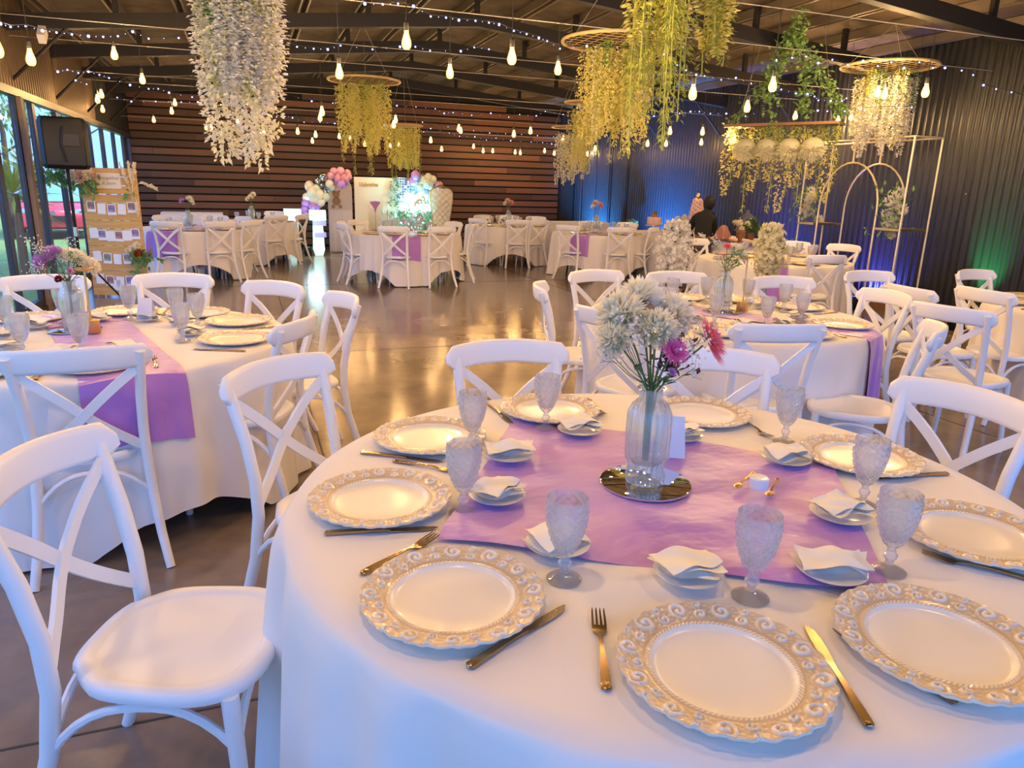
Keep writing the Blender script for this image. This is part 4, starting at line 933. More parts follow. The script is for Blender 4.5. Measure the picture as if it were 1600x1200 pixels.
festoon(11.3, 2.7, [(152, 152), (158, 144), (500, 181), (618, 184), (615, 192), (717, 198), (829, 202), (803, 207), (1012, 222), (1041, 222), (1096, 220)], 'fifth string of warm bulbs in front of the yellow middle hoop')
festoon(13.4, 2.6, [(160, 168), (273, 158), (268, 171), (465, 203), (493, 208), (673, 217), (880, 215), (720, 202), (930, 230), (982, 233)], 'sixth string of warm bulbs near the timber wall')
festoon(15.4, 2.6, [(240, 185), (322, 197), (330, 197), (371, 187), (407, 208), (412, 203), (488, 218), (530, 211), (547, 215), (570, 223), (610, 226), (623, 224), (690, 231)], 'seventh string of warm bulbs, left half before the timber wall')
festoon(16.5, 2.5, [(740, 227), (755, 234), (770, 234), (805, 236), (813, 237), (851, 234), (866, 238), (925, 240), (939, 238)], 'last string of warm bulbs low before the timber wall')
b = MB(); b.sphere((0, 0, 0), .0085, 8, 5); FB = b.mesh('fairy_bulb', M['fairy'])
fl = bpy.data.lights.new('fairy_glow', 'POINT'); fl.energy = .35; fl.color = (.35, .45, 1); fl.shadow_soft_size = .02
def fairy(y, pts, label, sub=2, k=1.0):
    P = [yp(px, py, y if not isinstance(y, tuple) else y[0] + (y[1] - y[0]) * i / (len(pts) - 1)) for i, (px, py) in enumerate(pts)]
    for p in P: p.x = max(RX0 + .05, min(RX1 - .05, p.x)); p.z = min(p.z, deckz(p.x) - .15)
    o = P[0]; t = thing('fairy_light_string', label, 'string lights', o); Q = []
    for i in range(len(P) - 1):
        for s in range(sub): Q.append(P[i].lerp(P[i + 1], s / sub) - o)
    Q.append(P[-1] - o); b = MB(); b.tube(Q, .0025, 4)
    for e in (Q[0], Q[-1]): g = o + e; b.tube([e, (e.x, e.y, deckz(g.x) - .02 - o.z)], .0014, 3)
    b.build('thin_cord', M['cable'], t)
    for i, q in enumerate(Q): s = (.85 if i % sub == 0 else .3) * k * (1.5 if i % (3 * sub) == 0 else 1); link('fairy_bulb', FB, t, q - Vector((0, 0, .012)), None, (s, s, s))
fairy((6.2, 7.3), [(0, 34), (16, 39), (40, 38), (66, 45), (88, 48), (112, 51), (138, 54), (161, 55), (184, 54), (207, 47), (232, 58), (279, 57)], 'blue fairy lights in the upper corner above the window doors')
fairy(7.3, [(440, 60), (464, 71), (490, 74), (512, 75), (532, 69), (582, 75), (625, 71), (649, 71), (672, 77), (720, 78), (741, 72), (764, 75)], 'blue fairy lights along the second truss')
fairy((5.6, 7.0), [(570, 3), (598, 4), (622, 3), (646, 7), (673, 23), (697, 25), (717, 29), (743, 30), (764, 33), (780, 36), (803, 46), (823, 51), (842, 57), (855, 62), (875, 74), (917, 70), (945, 80)], 'blue fairy lights running down past the ridge to the lattice hoop')
fairy((7, 8), [(1038, 83), (1058, 100), (1072, 108), (1088, 115), (1101, 117), (1127, 123), (1150, 120), (1174, 129)], 'fairy lights between the fern cluster and the ivy')
fairy((8.5, 9.5), [(90, 110), (105, 107), (122, 112), (138, 110), (155, 115), (170, 120), (203, 131), (232, 137), (247, 137), (264, 143), (300, 150)], 'blue fairy lights above the speaker')
fairy(11, [(118, 124), (135, 130), (183, 151), (205, 157), (243, 157), (283, 158), (309, 158), (345, 162)], 'blue fairy lights crossing before the left end of the slats')
fairy(13.8, [(330, 160), (382, 163), (445, 147), (487, 157), (520, 160), (560, 162), (620, 164), (650, 166), (680, 169), (694, 176), (708, 175), (737, 179), (767, 176), (795, 182), (812, 178), (838, 180), (852, 173), (880, 178)], 'fairy lights along the upper part of the timber slats', 2, 1.2)
fairy(16.3, [(410, 176), (432, 182), (445, 181), (457, 183), (475, 190), (500, 190), (523, 192), (600, 196), (662, 205), (673, 200), (702, 207), (718, 212), (742, 213), (760, 218), (775, 215), (798, 219), (830, 221), (848, 222), (862, 224), (875, 226), (970, 221)], 'fairy lights bunched low across the timber slats', 2, 1.2)
fairy(15, [(660, 190), (700, 197), (740, 203), (765, 207), (790, 208), (815, 209), (840, 211), (865, 213)], 'faint fairy lights between the two slat wall runs', 2, .9)
fairy((10.5, 7.6), [(1022, 180), (1050, 173), (1062, 176), (1079, 173), (1093, 173), (1110, 176), (1135, 176), (1165, 180), (1192, 172)], 'fairy lights across the black wall toward the ivy')
fairy((6.4, 6.6), [(1205, 140), (1221, 138), (1244, 144), (1262, 145), (1273, 149), (1279, 155), (1298, 156), (1316, 156), (1323, 152)], 'fairy lights behind the ivy garlands')
fairy((5.5, 5.2), [(1213, 92), (1238, 88), (1260, 86), (1279, 96), (1301, 91), (1325, 99), (1349, 93), (1372, 101), (1393, 95), (1413, 104), (1437, 95), (1458, 104), (1477, 104), (1503, 108), (1521, 115), (1537, 131), (1557, 137), (1581, 142), (1605, 150)], 'fairy lights draped past the cream hoop to the right edge', 1, .9)
fairy((6.6, 6.4), [(1278, 171), (1293, 172), (1320, 172), (1345, 168), (1405, 166), (1425, 166)], 'short fairy light run under the cream hoop', 1)

# ================================================================== wall side decor
def pole(b, *pts, r=.011): b.tube([Vector(p) for p in pts], r, 8)
XF, XB = 7.0, 7.42
t = thing('gold_backdrop_frame', 'rectangular gold pipe backdrop frame with side shelves by the black wall', 'backdrop frame', (XF, 7.3, 0))
ya, yb, zt_ = 6.35, 8.0, 2.12; o = Vector((XF, 7.3, 0)); D_ = XB - XF
for x in (0, D_):
    for y in (ya - .95 * 0, yb):
        b = MB(); pole(b, (x, y - 7.3, 0), (x, y - 7.3, zt_)); b.build('upright', M['gpipe'], t)
    b = MB(); pole(b, (x, ya - 7.3, zt_), (x, yb - 7.3, zt_)); b.build('top_rail', M['gpipe'], t)
for y in (ya, yb): b = MB(); pole(b, (0, y - 7.3, zt_), (D_, y - 7.3, zt_)); b.build('cross_rail', M['gpipe'], t)
for y0, y1 in ((ya, ya + .34), (yb - .30, yb)):
    b = MB(); b.box((D_ / 2, (y0 + y1) / 2 - 7.3, 1.10), (D_ + .04, y1 - y0, .025)); b.build('shelf', M['brass'], t, smooth=False)
def arch(x, y0, y1, zs, label):
    yc, r = (y0 + y1) / 2, abs(y1 - y0) / 2; t = thing('gold_arch', label, 'arch', (x, yc, 0)); b = MB()
    P = [(0, -r, 0), (0, -r, zs * .5), (0, -r, zs)] + [(0, -r * math.cos(PI * i / 16), zs + r * 1.15 * math.sin(PI * i / 16)) for i in range(1, 16)] + [(0, r, zs), (0, r, zs * .5), (0, r, 0)]
    b.tube(P, .011, 8); b.build('hoop_pipe', M['gpipe'], t); b = MB(); pole(b, (0, 0, zs + r * 1.15), (0, 0, zt_), r=.012); b.build('hanger_rod', M['gpipe'], t)
arch(XF, 6.72, 7.66, 1.32, 'front one of the two overlapping gold arches'); arch(XB, 6.72, 7.66, 1.32, 'rear one of the two overlapping gold arches, closer to the wall')
def spray(loc, label, w, h, n, seed):
    rnd = random.Random(seed); t = thing('white_rose_spray', label, 'flowers', loc); b = MB()
    for i in range(110): c = (rnd.gauss(0, w * .55), rnd.gauss(0, w * .55), rnd.uniform(-h * .55, h * .6)); b.petal(c, (rnd.gauss(0, 1), rnd.gauss(0, 1), rnd.gauss(0, 1)), (0, 0, 1), .09, .035)
    b.build('foliage', M['leaf'], t, ang=10)
    for i in range(n): b = MB(); mum(b, (rnd.uniform(-w, w) * .55, rnd.uniform(-w, w) * .55 - .03, -h / 2 + h * (i + .5) / n), (rnd.uniform(-.8, 0), -1, .1), w * rnd.uniform(.36, .5), rnd, 44); b.build('blossom', M['wisw' if i % 3 else 'mumw'], t)
spray((XF + .1, 7.98, 1.33), 'white rose spray with dark leaves on the far shelf of the gold frame', .17, .42, 8, 1)
spray((XF + .1, 6.60, 1.28), 'larger white rose spray on the near shelf of the gold frame', .17, .52, 11, 2)
def orchid(c, label, w, h, n, seed, m_='wisw', foot=None, base_z=0.):
    rnd = random.Random(seed); t = thing('tall_flower_stand', label, 'flower stand', (c.x, c.y, base_z)); zb = c.z - h / 2 - base_z
    b = MB(); b.tube([(0, 0, .02), (0, 0, zb + h * .4)], .008, 8); b.build('pole', M['brass'], t)
    b = MB(); b.lathe([(.001, 0), (.13, 0), (.13, .012), (.02, .03), (.012, .05)], 32); b.build('base', M['brass'], t)
    b = MB(); b.lathe([(.06, zb - .26), (.055, zb - .24), (.012, zb - .17), (.010, zb)], 24); b.build('cone_collar', mat('teal_glass_collar', (.10, .25, .22), .2), t)
    b = MB()
    for i in range(n):
        f = rnd.random(); a = rnd.uniform(0, 2 * PI); z = zb + h * f; wr = w / 2 * (.55 + .6 * math.sin(PI * min(1, f * .9 + .1))) * rnd.uniform(.3, 1)
        cc = Vector((wr * math.cos(a), wr * math.sin(a), z)); d = Vector((math.cos(a), math.sin(a), rnd.gauss(0, .5))).normalized(); u = d.orthogonal().normalized(); v = d.cross(u)
        for k in range(5): th = k * 2 * PI / 5; b.petal(cc, u * math.cos(th) + v * math.sin(th) + d * .3, d, .030, .027, .25)
    b.build('blossom_column', M[m_], t, ang=15)
    b = MB()
    for i in range(40): b.petal((rnd.gauss(0, w * .2), rnd.gauss(0, w * .2), zb + h * rnd.random()), (rnd.gauss(0, 1), rnd.gauss(0, 1), .3), (0, 0, 1), .07, .03)
    b.build('leaves', M['stem'], t)
orchid(yp(1055, 388, 6.75), 'tall stand of white orchids in the aisle behind the middle right table', .40, .58, 620, 1)
orchid(yp(1203, 392, 5.9), 'tall column of cream blossoms on a stand before the gold arches table', .30, .52, 560, 2, 'wisc')
# uplights on the wall
def uplight(x, y, col, watts, label, rx=0, ry=.30, cone=75):
    t = thing('led_uplight', label, 'uplight', (x, y, 0)); b = MB(); b.lathe([(.001, .02), (.075, .02), (.085, .05), (.085, .17), (.078, .18), (.078, .165), (.001, .16)], 24); b.build('can', M['black'], t)
    b = MB(); b.tube([(0, -.11, 0), (0, -.11, .1), (0, -.086, .1)], .008, 6); b.tube([(0, .11, 0), (0, .11, .1), (0, .086, .1)], .008, 6); b.box((0, 0, .008), (.14, .24, .016)); b.build('bracket', M['black'], t)
    b = MB(); b.lathe([(.001, .167), (.074, .167), (.074, .169)], 24); b.build('lens', emis('uplight_lens', col, 3), t)
    l = bpy.data.lights.new('uplight_beam', 'SPOT'); l.energy = watts; l.color = col; l.spot_size = math.radians(cone); l.spot_blend = .9; l.shadow_soft_size = .06
    q = bpy.data.objects.new('uplight_beam', l); COL.objects.link(q); q.parent = t; q.location = (0, 0, .20); q.rotation_euler = (PI - rx, ry, 0)
uplight(7.6, 5.9, (.02, 1, .25), 330, 'green uplight on the floor against the black wall', 0, .55, 48)
uplight(7.3, 9.2, (.08, .16, 1), 1500, 'blue uplight behind the dessert table', 0, .75, 120)
uplight(7.55, 7.4, (.12, .14, 1), 260, 'violet-blue uplight behind the gold arches', 0, .75, 120)
uplight(7.0, 12.6, (.04, .28, 1), 2600, 'blue uplight against the corrugated wall, middle one', 0, .9, 125)
uplight(7.0, 15.9, (.04, .34, 1), 2200, 'blue uplight in the far corner by the black wall', 0, .9, 125)
uplight(3.3, 15.2, (.10, .85, 1), 120, 'cyan uplight in front of the sequin backdrop', .75, 0, 80)
uplight(1.1, 15.4, (.30, .85, 1), 60, 'cyan uplight beside the glowing plinths', .5, 0, 90)

# ================================================================== party backdrop by the timber wall
YB = 16.1
def text_mesh(name, fc, parent, loc):
    tmp = bpy.data.objects.new('tmp', fc); COL.objects.link(tmp); bpy.context.view_layer.update()
    me = bpy.data.meshes.new_from_object(tmp.evaluated_get(bpy.context.evaluated_depsgraph_get())); bpy.data.objects.remove(tmp); me.name = name
    return link(name, me, parent, loc, (PI / 2, 0, 0))
def P_(px, py, y=YB): return yp(px, py, y)
a_, c_ = P_(553, 277), P_(619, 278)
t = thing('name_backdrop_panel', 'cream square backdrop panel with gold script name and arched gold inset', 'backdrop', ((a_.x + c_.x) / 2, YB, 0)); w = c_.x - a_.x; h = a_.z
b = MB(); b.box((0, 0, h / 2 + .01), (w, .06, h)); b.build('board', M['panel'], t, smooth=False)
b = MB(); r = w * .155; cx = -.02
b.add([(cx + r * math.cos(q), -.045, .95 + r * 1.35 * math.sin(q) * .8) for q in [PI * i / 20 for i in range(21)]] + [(cx - r, -.045, .1), (cx + r, -.045, .1)] + [(cx + r * math.cos(q), -.03, .95 + r * 1.35 * math.sin(q) * .8) for q in [PI * i / 20 for i in range(21)]] + [(cx - r, -.03, .1), (cx + r, -.03, .1)],
      [tuple(range(23))] + [(i, i + 23, (i + 1) % 23 + 23, (i + 1) % 23) for i in range(23)]); b.build('arched_inset', M['seqg'], t, smooth=False)
fc = bpy.data.curves.new('gold_script', 'FONT'); fc.body = 'Valentina'; fc.size = w * .125; fc.shear = .45; fc.extrude = .004; fc.offset = .002
fc.materials.append(M['goldink']); o_ = text_mesh('gold_script', fc, t, (-w * .42, -.04, h - w * .20))
rnd = random.Random(3); b = MB()
for i in range(26): c = Vector((w * .42 + rnd.gauss(0, .07), -.10 + rnd.gauss(0, .03), h - .30 + rnd.gauss(0, .11))); mum(b, c, (0, -1, 0), .05, rnd, 18)
b.build('corner_flowers', M['wisw'], t); b = MB()
for i in range(70): b.petal((w * .43 + rnd.gauss(0, .05), -.08, h - .30 + rnd.gauss(0, .13)), (rnd.gauss(0, 1), -.5, rnd.gauss(0, 1)), (0, -1, 0), .08, .035)
b.build('corner_leaves', M['leaf'], t)
# arch panel with teddy print
a_, c_ = P_(512, 290), P_(550, 290); w = c_.x - a_.x; x0 = (a_.x + c_.x) / 2; hh_ = P_(530, 276).z; r = w / 2
t = thing('arch_backdrop_panel', 'greige arched backdrop panel with a small bear print and tulle skirt', 'backdrop', (x0, YB + .05, 0))
b = MB(); V = [(r * math.cos(q), 0, hh_ - r + r * math.sin(q)) for q in [PI * i / 24 for i in range(25)]] + [(-r, 0, 0), (r, 0, 0)]; n = len(V)
b.add(V + [(x, .05, z) for x, y, z in V], [tuple(range(n)), tuple(range(2 * n - 1, n - 1, -1))] + [(i, i + n, (i + 1) % n + n, (i + 1) % n) for i in range(n)]); b.build('board', M['arch'], t, smooth=False)
b = MB()
for cx_, cz_, rr_ in ((-.08, 1.22, .075), (-.14, 1.285, .03), (-.02, 1.285, .03), (-.08, 1.08, .09), (-.15, .97, .04), (0, .97, .04)): b.lathe([(.001, 0), (rr_, 0), (rr_, .006)], 20, (cx_, -.001, cz_), axis=Matrix.Rotation(PI / 2, 3, 'X'))
b.build('bear_print', M['teddy'], t)
b = MB(); b.grid(lambda u, v: ((u - .5) * w * .98, -.03 - .025 * math.sin(u * 60) * v - .06 * v, .9 - .88 * v), 90, 8); b.build('tulle_skirt', M['tulle'], t)
# sequin wall with neon
a_, c_ = P_(621, 278), P_(676, 300); w = c_.x - a_.x; h = a_.z
t = thing('sequin_backdrop', 'shimmering sequin backdrop washed in cyan light', 'backdrop', ((a_.x + c_.x) / 2, YB + .12, 0))
b = MB(); b.box((0, 0, h / 2 + .01), (w, .04, h)); b.build('board', M['sequin'], t, smooth=False)
b = MB(); rnd = random.Random(6)
nx, nz = int(w / .055), int(h / .055)
for i in range(nx):
    for j in range(nz):
        c = Vector((-w / 2 + .03 + i * .055, -.032, .04 + j * .055)); tl = Vector((rnd.gauss(0, .25), 0, rnd.gauss(0, .25))); u = Vector((1, -tl.x, 0)) * .024; v = Vector((0, -tl.z, 1)) * .024
        b.add([c + u * math.cos(q) + v * math.sin(q) for q in [k * PI / 3 for k in range(6)]], [(0, 1, 2, 3, 4, 5)])
b.build('sequins', M['sequin'], t, smooth=False)
t2 = thing('neon_sign', 'glowing cyan neon script sign in front of the sequin backdrop', 'neon sign', ((a_.x + c_.x) / 2, YB - .02, 0))
for row, (z0, x0_, x1_) in enumerate(((P_(650, 309).z, -.22, .26), (P_(650, 326).z, -.34, .34))):
    b = MB(); n = 90; b.tube([(x0_ + (x1_ - x0_) * i / n + .03 * math.sin(i * .9), 0, z0 + .045 * math.sin(i * .9 + 1.4) * (1 + .6 * math.sin(i * .23)) + .02 * math.sin(i * .31)) for i in range(n + 1)], .011, 6); b.build('neon_script', M['neon'], t2)
b = MB(); b.tube([(-.34, .05, P_(650, 318).z), (.34, .05, P_(650, 318).z)], .006, 5); b.build('mount', M['wire'], t2)
nl = bpy.data.lights.new('neon_glow', 'POINT'); nl.energy = 22; nl.color = (.35, .95, 1); nl.shadow_soft_size = .15; q = bpy.data.objects.new('neon_glow', nl); COL.objects.link(q); q.parent = t2; q.location = (0, -.25, P_(650, 318).z)
rnd = random.Random(8); t = thing('flower_hedge', 'low bank of flowers and leaves at the foot of the sequin backdrop', 'flowers', ((a_.x + c_.x) / 2 - .05, YB - .25, 0)); b = MB(); bb = MB()
for i in range(420): b.petal((rnd.uniform(-.55, .5), rnd.gauss(0, .07), rnd.uniform(.15, .95)), (rnd.gauss(0, 1), -abs(rnd.gauss(0, 1)), rnd.gauss(0, 1)), (0, 0, 1), .10, .05)
for i in range(22): mum(bb, (rnd.uniform(-.55, .3), -.12, rnd.uniform(.35, 1.0)), (0, -1, .2), .06, rnd, 20)
b.build('leaves', M['leaf'], t, ang=10); bb.build('blossoms', M['coral'], t)
b = MB(); b.box((0, .02, .08), (1.0, .2, .16)); b.build('trough', M['porcelain'], t, smooth=False)
# throne
a_ = P_(689, 300, 15.7); t = thing('tufted_throne_chair', 'tall cream tufted throne chair with gold frame', 'throne chair', (a_.x, 15.7, 0)); H = P_(689, 291, 15.7).z
def throne_w(z):
    f = (z - .5) / (H - .5); return .185 + .065 * max(0, min(1, (f - .25) / .45)) - (.20 * max(0, (f - .86) / .14) ** 1.6)
b = MB(); n = 26; zs = [.45 + (H - .47) * i / n for i in range(n + 1)]
b.grid(lambda u, v: ((u * 2 - 1) * throne_w(.45 + (H - .50) * v), -.03 - .03 * (1 - (u * 2 - 1) ** 2) - .012 * math.cos(u * 20) * math.cos(v * 44), .45 + (H - .50) * v), 28, 52, False)
b.build('backrest', M['throne'], t)
b = MB()
for j in range(5):
    for i in range(4 - j % 2): b.sphere(((i - (3 - j % 2) / 2) * .095, -.062, .72 + j * (H - 1.0) / 4.6), .010, 6, 4)
b.build('tufting_buttons', M['brass'], t)
b = MB(); L_ = [Vector((-throne_w(z), -.01, z)) for z in zs]; R_ = [Vector((throne_w(z), -.01, z)) for z in reversed(zs)]; b.tube(L_ + [Vector((0, -.01, H + .015))] + R_, .020, 8); b.build('gold_frame', M['brass'], t)
b = MB(); b.box((0, .02, (.45 + H) / 2 - .05), (.30, .05, H - .62)); b.build('back_shell', M['throne'], t, smooth=False)
b = MB(); b.box((0, -.28, .42), (.50, .50, .13)); b.build('seat', M['throne'], t)
for sx in (-1, 1):
    b = MB(); b.tube([(sx * .26, -.02, .70), (sx * .28, -.28, .70), (sx * .27, -.50, .66), (sx * .26, -.50, .40)], .025, 8); b.build('armrest', M['brass'], t)
    for sy in (-.48, 0): b = MB(); b.tube([(sx * .22, sy, .38), (sx * .25, sy, .2), (sx * .22, sy, 0)], [.03, .022, .016], 8); b.build('leg', M['brass'], t)
# balloons
def balloons(L, label, depth=YB - .25):
    x0, z0 = P_(L[0][0], L[0][1], depth).x, 0; t = thing('balloon_garland', label, 'balloons', (x0, depth, 0)); rnd = random.Random(len(L))
    for px, py, rp, m_ in L:
        p = P_(px, py, depth); r = rp / FPX * depth * .98; b = MB(); b.sphere((0, 0, 0), r, 18, 12, (1, 1, 1.06)); b.lathe([(.004, -r * 1.06 - .012), (.012, -r * 1.06 - .010), (.004, -r * 1.04)], 8)
        b.build('balloon', M[m_], t).location = (p.x - x0, rnd.uniform(-.12, .10), p.z)
balloons([(532, 268, 6.5, 'balp'), (521, 268, 5.5, 'balp'), (543, 271, 6, 'balp'), (516, 275, 5.5, 'balp'), (527, 278, 6.5, 'balp'), (538, 279, 6, 'balp'), (545, 276, 4.5, 'balp'), (523, 285, 5, 'balp'), (533, 288, 6, 'ball'), (540, 284, 5, 'ball'),
          (504, 276, 6, 'balc'), (496, 282, 4.5, 'balc'), (503, 290, 7, 'balc'), (514, 287, 6, 'balw'), (518, 293, 5, 'balm'), (509, 298, 4.5, 'balc'), (484, 291, 7.5, 'balw'), (494, 295, 6.5, 'balm'), (487, 301, 7.5, 'balw'), (498, 304, 8, 'balw'), (508, 308, 6.5, 'balm'),
          (480, 309, 7, 'balw'), (491, 312, 8, 'balw'), (501, 316, 6, 'balw'), (478, 318, 6.5, 'ball'), (488, 322, 6, 'ball'), (476, 327, 5.5, 'ball'), (477, 336, 5, 'ball'), (496, 322, 5, 'ball')], 'pink, white and lilac balloon garland sweeping over the arched panel')
balloons([(649, 274, 7, 'ball'), (659, 275, 4.5, 'balc'), (647, 283, 7, 'ball'), (661, 281, 6, 'balm'), (669, 277, 6, 'balw'), (676, 281, 6.5, 'balw'), (666, 287, 7, 'balm'), (672, 290, 6, 'balm'), (686, 290, 6.5, 'balp'), (680, 296, 5, 'ball'), (655, 291, 5, 'balm')], 'small lilac, mint and white balloon cluster over the sequin backdrop', YB - .22)
# glowing plinths
def plinth(px0, px1, py0, label, yy, band=False):
    A_, B_ = yp(px0, py0, yy), yp(px1, py0, yy); w = B_.x - A_.x; t = thing('glowing_plinth', label, 'plinth', ((A_.x + B_.x) / 2, yy, 0)); h = A_.z
    b = MB(); b.box((0, 0, h - .10), (w, w * .8, .20)); b.build('top_block', M['glowbox'], t, smooth=False)
    b = MB(); b.lathe([(w * .34, .0), (w * .50, .12), (w * .44, .42), (w * .40, h - .20)], 4, axis=Matrix.Rotation(PI / 4, 3, 'Z')); b.build('tapered_body', M['glowbox'], t, smooth=False)
    if band:
        for z_, ww in ((h - .26, .8), (.42, .75)): b = MB(); b.box((w * .1, 0, z_), (w * ww, w * .72, .10)); b.build('lavender_band', M['lav'], t, smooth=False)
plinth(443, 470, 326, 'glowing cyan plinth beside the timber slats', 16.3); plinth(483, 508, 328, 'glowing white plinth with lavender bands beneath the balloons', 15.5, True)
pa = bpy.data.lights.new('plinth_glow', 'POINT'); pa.energy = 14; pa.color = (.55, .95, 1); pa.shadow_soft_size = .2; q = bpy.data.objects.new('plinth_glow', pa); COL.objects.link(q); q.location = yp(487, 355, 15.0)

# ================================================================== dessert table, person
rect_table(6.35, 7.3, 8.0, 11.2, .80, 'dessert table along the black wall behind the person', 'ivory cloth on the dessert table by the black wall', 1.)
DZ = .806
def dome(px, py, label, x=6.45, kind='cake', s=1.0):
    p = zp(px, py, DZ); p.x = min(7.0, max(6.2, p.x)); p = xp(px, py, p.x); t = thing('cake_dome' if kind == 'dome' else 'tiered_cake', label, 'cake' if kind == 'cake' else 'cake dome', (p.x, p.y, DZ))
    b = MB(); b.lathe([(.001, 0), (.07 * s, 0), (.02 * s, .02), (.018 * s, .09 * s), (.15 * s, .10 * s), (.15 * s, .112 * s)], 28); b.build('stand', M['brass' if kind == 'cake' else 'choc'], t)
    if kind == 'cake':
        b = MB(); b.lathe([(.115 * s, .112 * s), (.12 * s, .12 * s), (.12 * s, .23 * s), (.11 * s, .238 * s)], 32); b.build('tier', M['cake'], t)
        b = MB(); b.lathe([(.03 * s, .238 * s), (.05 * s, .28 * s), (.02 * s, .33 * s), (.001, .36 * s)], 14); b.build('topper', M['brass'], t)
    else:
        b = MB(); b.lathe([(.128 * s, .113 * s), (.13 * s, .20 * s), (.10 * s, .28 * s), (.03 * s, .325 * s), (.018 * s, .33 * s), (.022 * s, .36 * s), (.001, .375 * s)], 28); b.build('glass_dome', M['clear'], t)
        b = MB(); b.lathe([(.09 * s, .113 * s), (.09 * s, .15 * s)], 16); b.build('cake_slice', M['macaroon'], t)
dome(1021, 362, 'pale pink cake on a gold stand, left end of the dessert table', 6.4, 'cake')
p = yp(1074, 345, 9.3); t = thing('rose_macaroon_tower', 'pink ruffled tower cake left of the person in black', 'cake', (6.45, 9.6, DZ)); rnd = random.Random(2)
b = MB(); b.lathe([(.001, 0), (.14, 0), (.14, .02), (.03, .03), (.03, .20), (.13, .21), (.13, .225)], 24); b.build('stand', M['brass'], t); b = MB()
for i in range(60): f = i / 60; a = i * 2.4; b.sphere((.10 * (1 - .55 * f) * math.cos(a), .10 * (1 - .55 * f) * math.sin(a), .25 + .30 * f), .034, 8, 5)
b.build('ruffled_icing', M['cake'], t); b = MB(); b.sphere((0, 0, .60), .035, 10, 7, (1, 1, 1.5)); b.build('topper', M['brass'], t)
dome(1164, 372, 'glass dome with a knob over cake, right end of the dessert table', 6.7, 'dome', 1.15)
def tray(px, py, n, label, w=.36):
    p = zp(px, py, DZ); p.x = min(6.95, max(6.3, p.x)); p = Vector((p.x, min(11., max(8.15, xp(px, py, p.x).y)), DZ)); t = thing('dessert_tray', label, 'tray', p, math.radians(70)); b = MB(); b.box((0, 0, .012), (w, .16, .024)); b.build('board', M['choc'], t, smooth=False)
    for i in range(n): b = MB(); b.lathe([(.016, .024), (.020, .05), (.012, .062), (.001, .064)], 10, ((i - (n - 1) / 2) * w / (n + .3), 0, 0)); b.build('small_treat', M['macaroon'], t)
tray(1145, 380, 6, 'dark board of small peach treats behind the back chair'); tray(1176, 384, 6, 'dark board of small treats nearer the blossom column')
for i, (px, py, y, s, ds) in enumerate(((987, 352, 13.3, .16, 'small clipped shrub on the far end against the blue wall'), (1054, 356, 10.8, .12, 'dark clipped shrub behind the orchid stand'), (1137, 352, 8.9, .12, 'green shrub behind the person in black'), (1173, 362, 8.6, .12, 'leafy shrub beside the glass cake dome'))):
    p = yp(px, py, y); z0 = DZ if y < 12 else 0; t = thing('potted_shrub', ds, 'plant', (p.x if y > 12 else 6.95, p.y, z0)); zc0 = max(.12, p.z - z0); b = MB(); b.lathe([(.04, 0), (.06, zc0 * .4), (.055, zc0 * .5)], 14); b.build('pot', M['choc'], t)
    b = MB(); rnd = random.Random(i); tree_crown(b, (0, 0, zc0), s * .8, 220, .05, .03); b.build('foliage', M['green'], t)
for px, y, nm in ((1047, 10.3, 'yellow-white flowers behind the orchid stand'), (1138, 8.75, 'yellow-white flowers in a dark pot right of the person')):
    p = Vector((6.5, y - .2, DZ)); t = thing('potted_flowers', nm, 'flowers', p); b = MB(); b.lathe([(.05, 0), (.07, .14), (.06, .15)], 16); b.build('pot', M['choc'], t); rnd = random.Random(int(px))
    for k in range(5): b = MB(); mum(b, (rnd.uniform(-.09, .09), rnd.uniform(-.06, .06), .21 + rnd.uniform(0, .06)), (0, -.5, 1), .055, rnd, 40); b.build('blossom', M['wisc'], t)
p = zp(1128, 372, DZ); t = thing('foil_gift_bag', 'crumpled rose-brown paper bag right of the person', 'bag', (6.35, 8.75, DZ)); b = MB(); rnd = random.Random(1)
b.lathe([(.10, 0), (.12, .03), (.09, .12), (.05, .19), (.02, .215)], 14, rf=lambda a, z, j: .015 * math.sin(5 * a + 9 * z)); b.build('wrap', mat('rose_brown_paper', (.30, .13, .10), .5), t)

# person bending over the dessert table, back to the camera
def skin_obj(name, V, E, R, m_, parent, sub=2, root=0):
    me = bpy.data.meshes.new(name); me.from_pydata(V, E, []); o = bpy.data.objects.new(name, me); COL.objects.link(o); o.parent = parent
    me.materials.append(m_); s = o.modifiers.new('skin', 'SKIN'); s.use_smooth_shade = True
    if not me.skin_vertices: me.attributes  # layer comes with the modifier below
    bm = bmesh.new(); bm.from_mesh(me); lay = bm.verts.layers.skin.verify(); bm.verts.ensure_lookup_table()
    for i, v in enumerate(bm.verts):
        r = R[i]; v[lay].radius = r if isinstance(r, tuple) else (r, r); v[lay].use_root = (i == root)
    bm.to_mesh(me); bm.free(); q = o.modifiers.new('sub', 'SUBSURF'); q.levels = q.render_levels = sub; return o
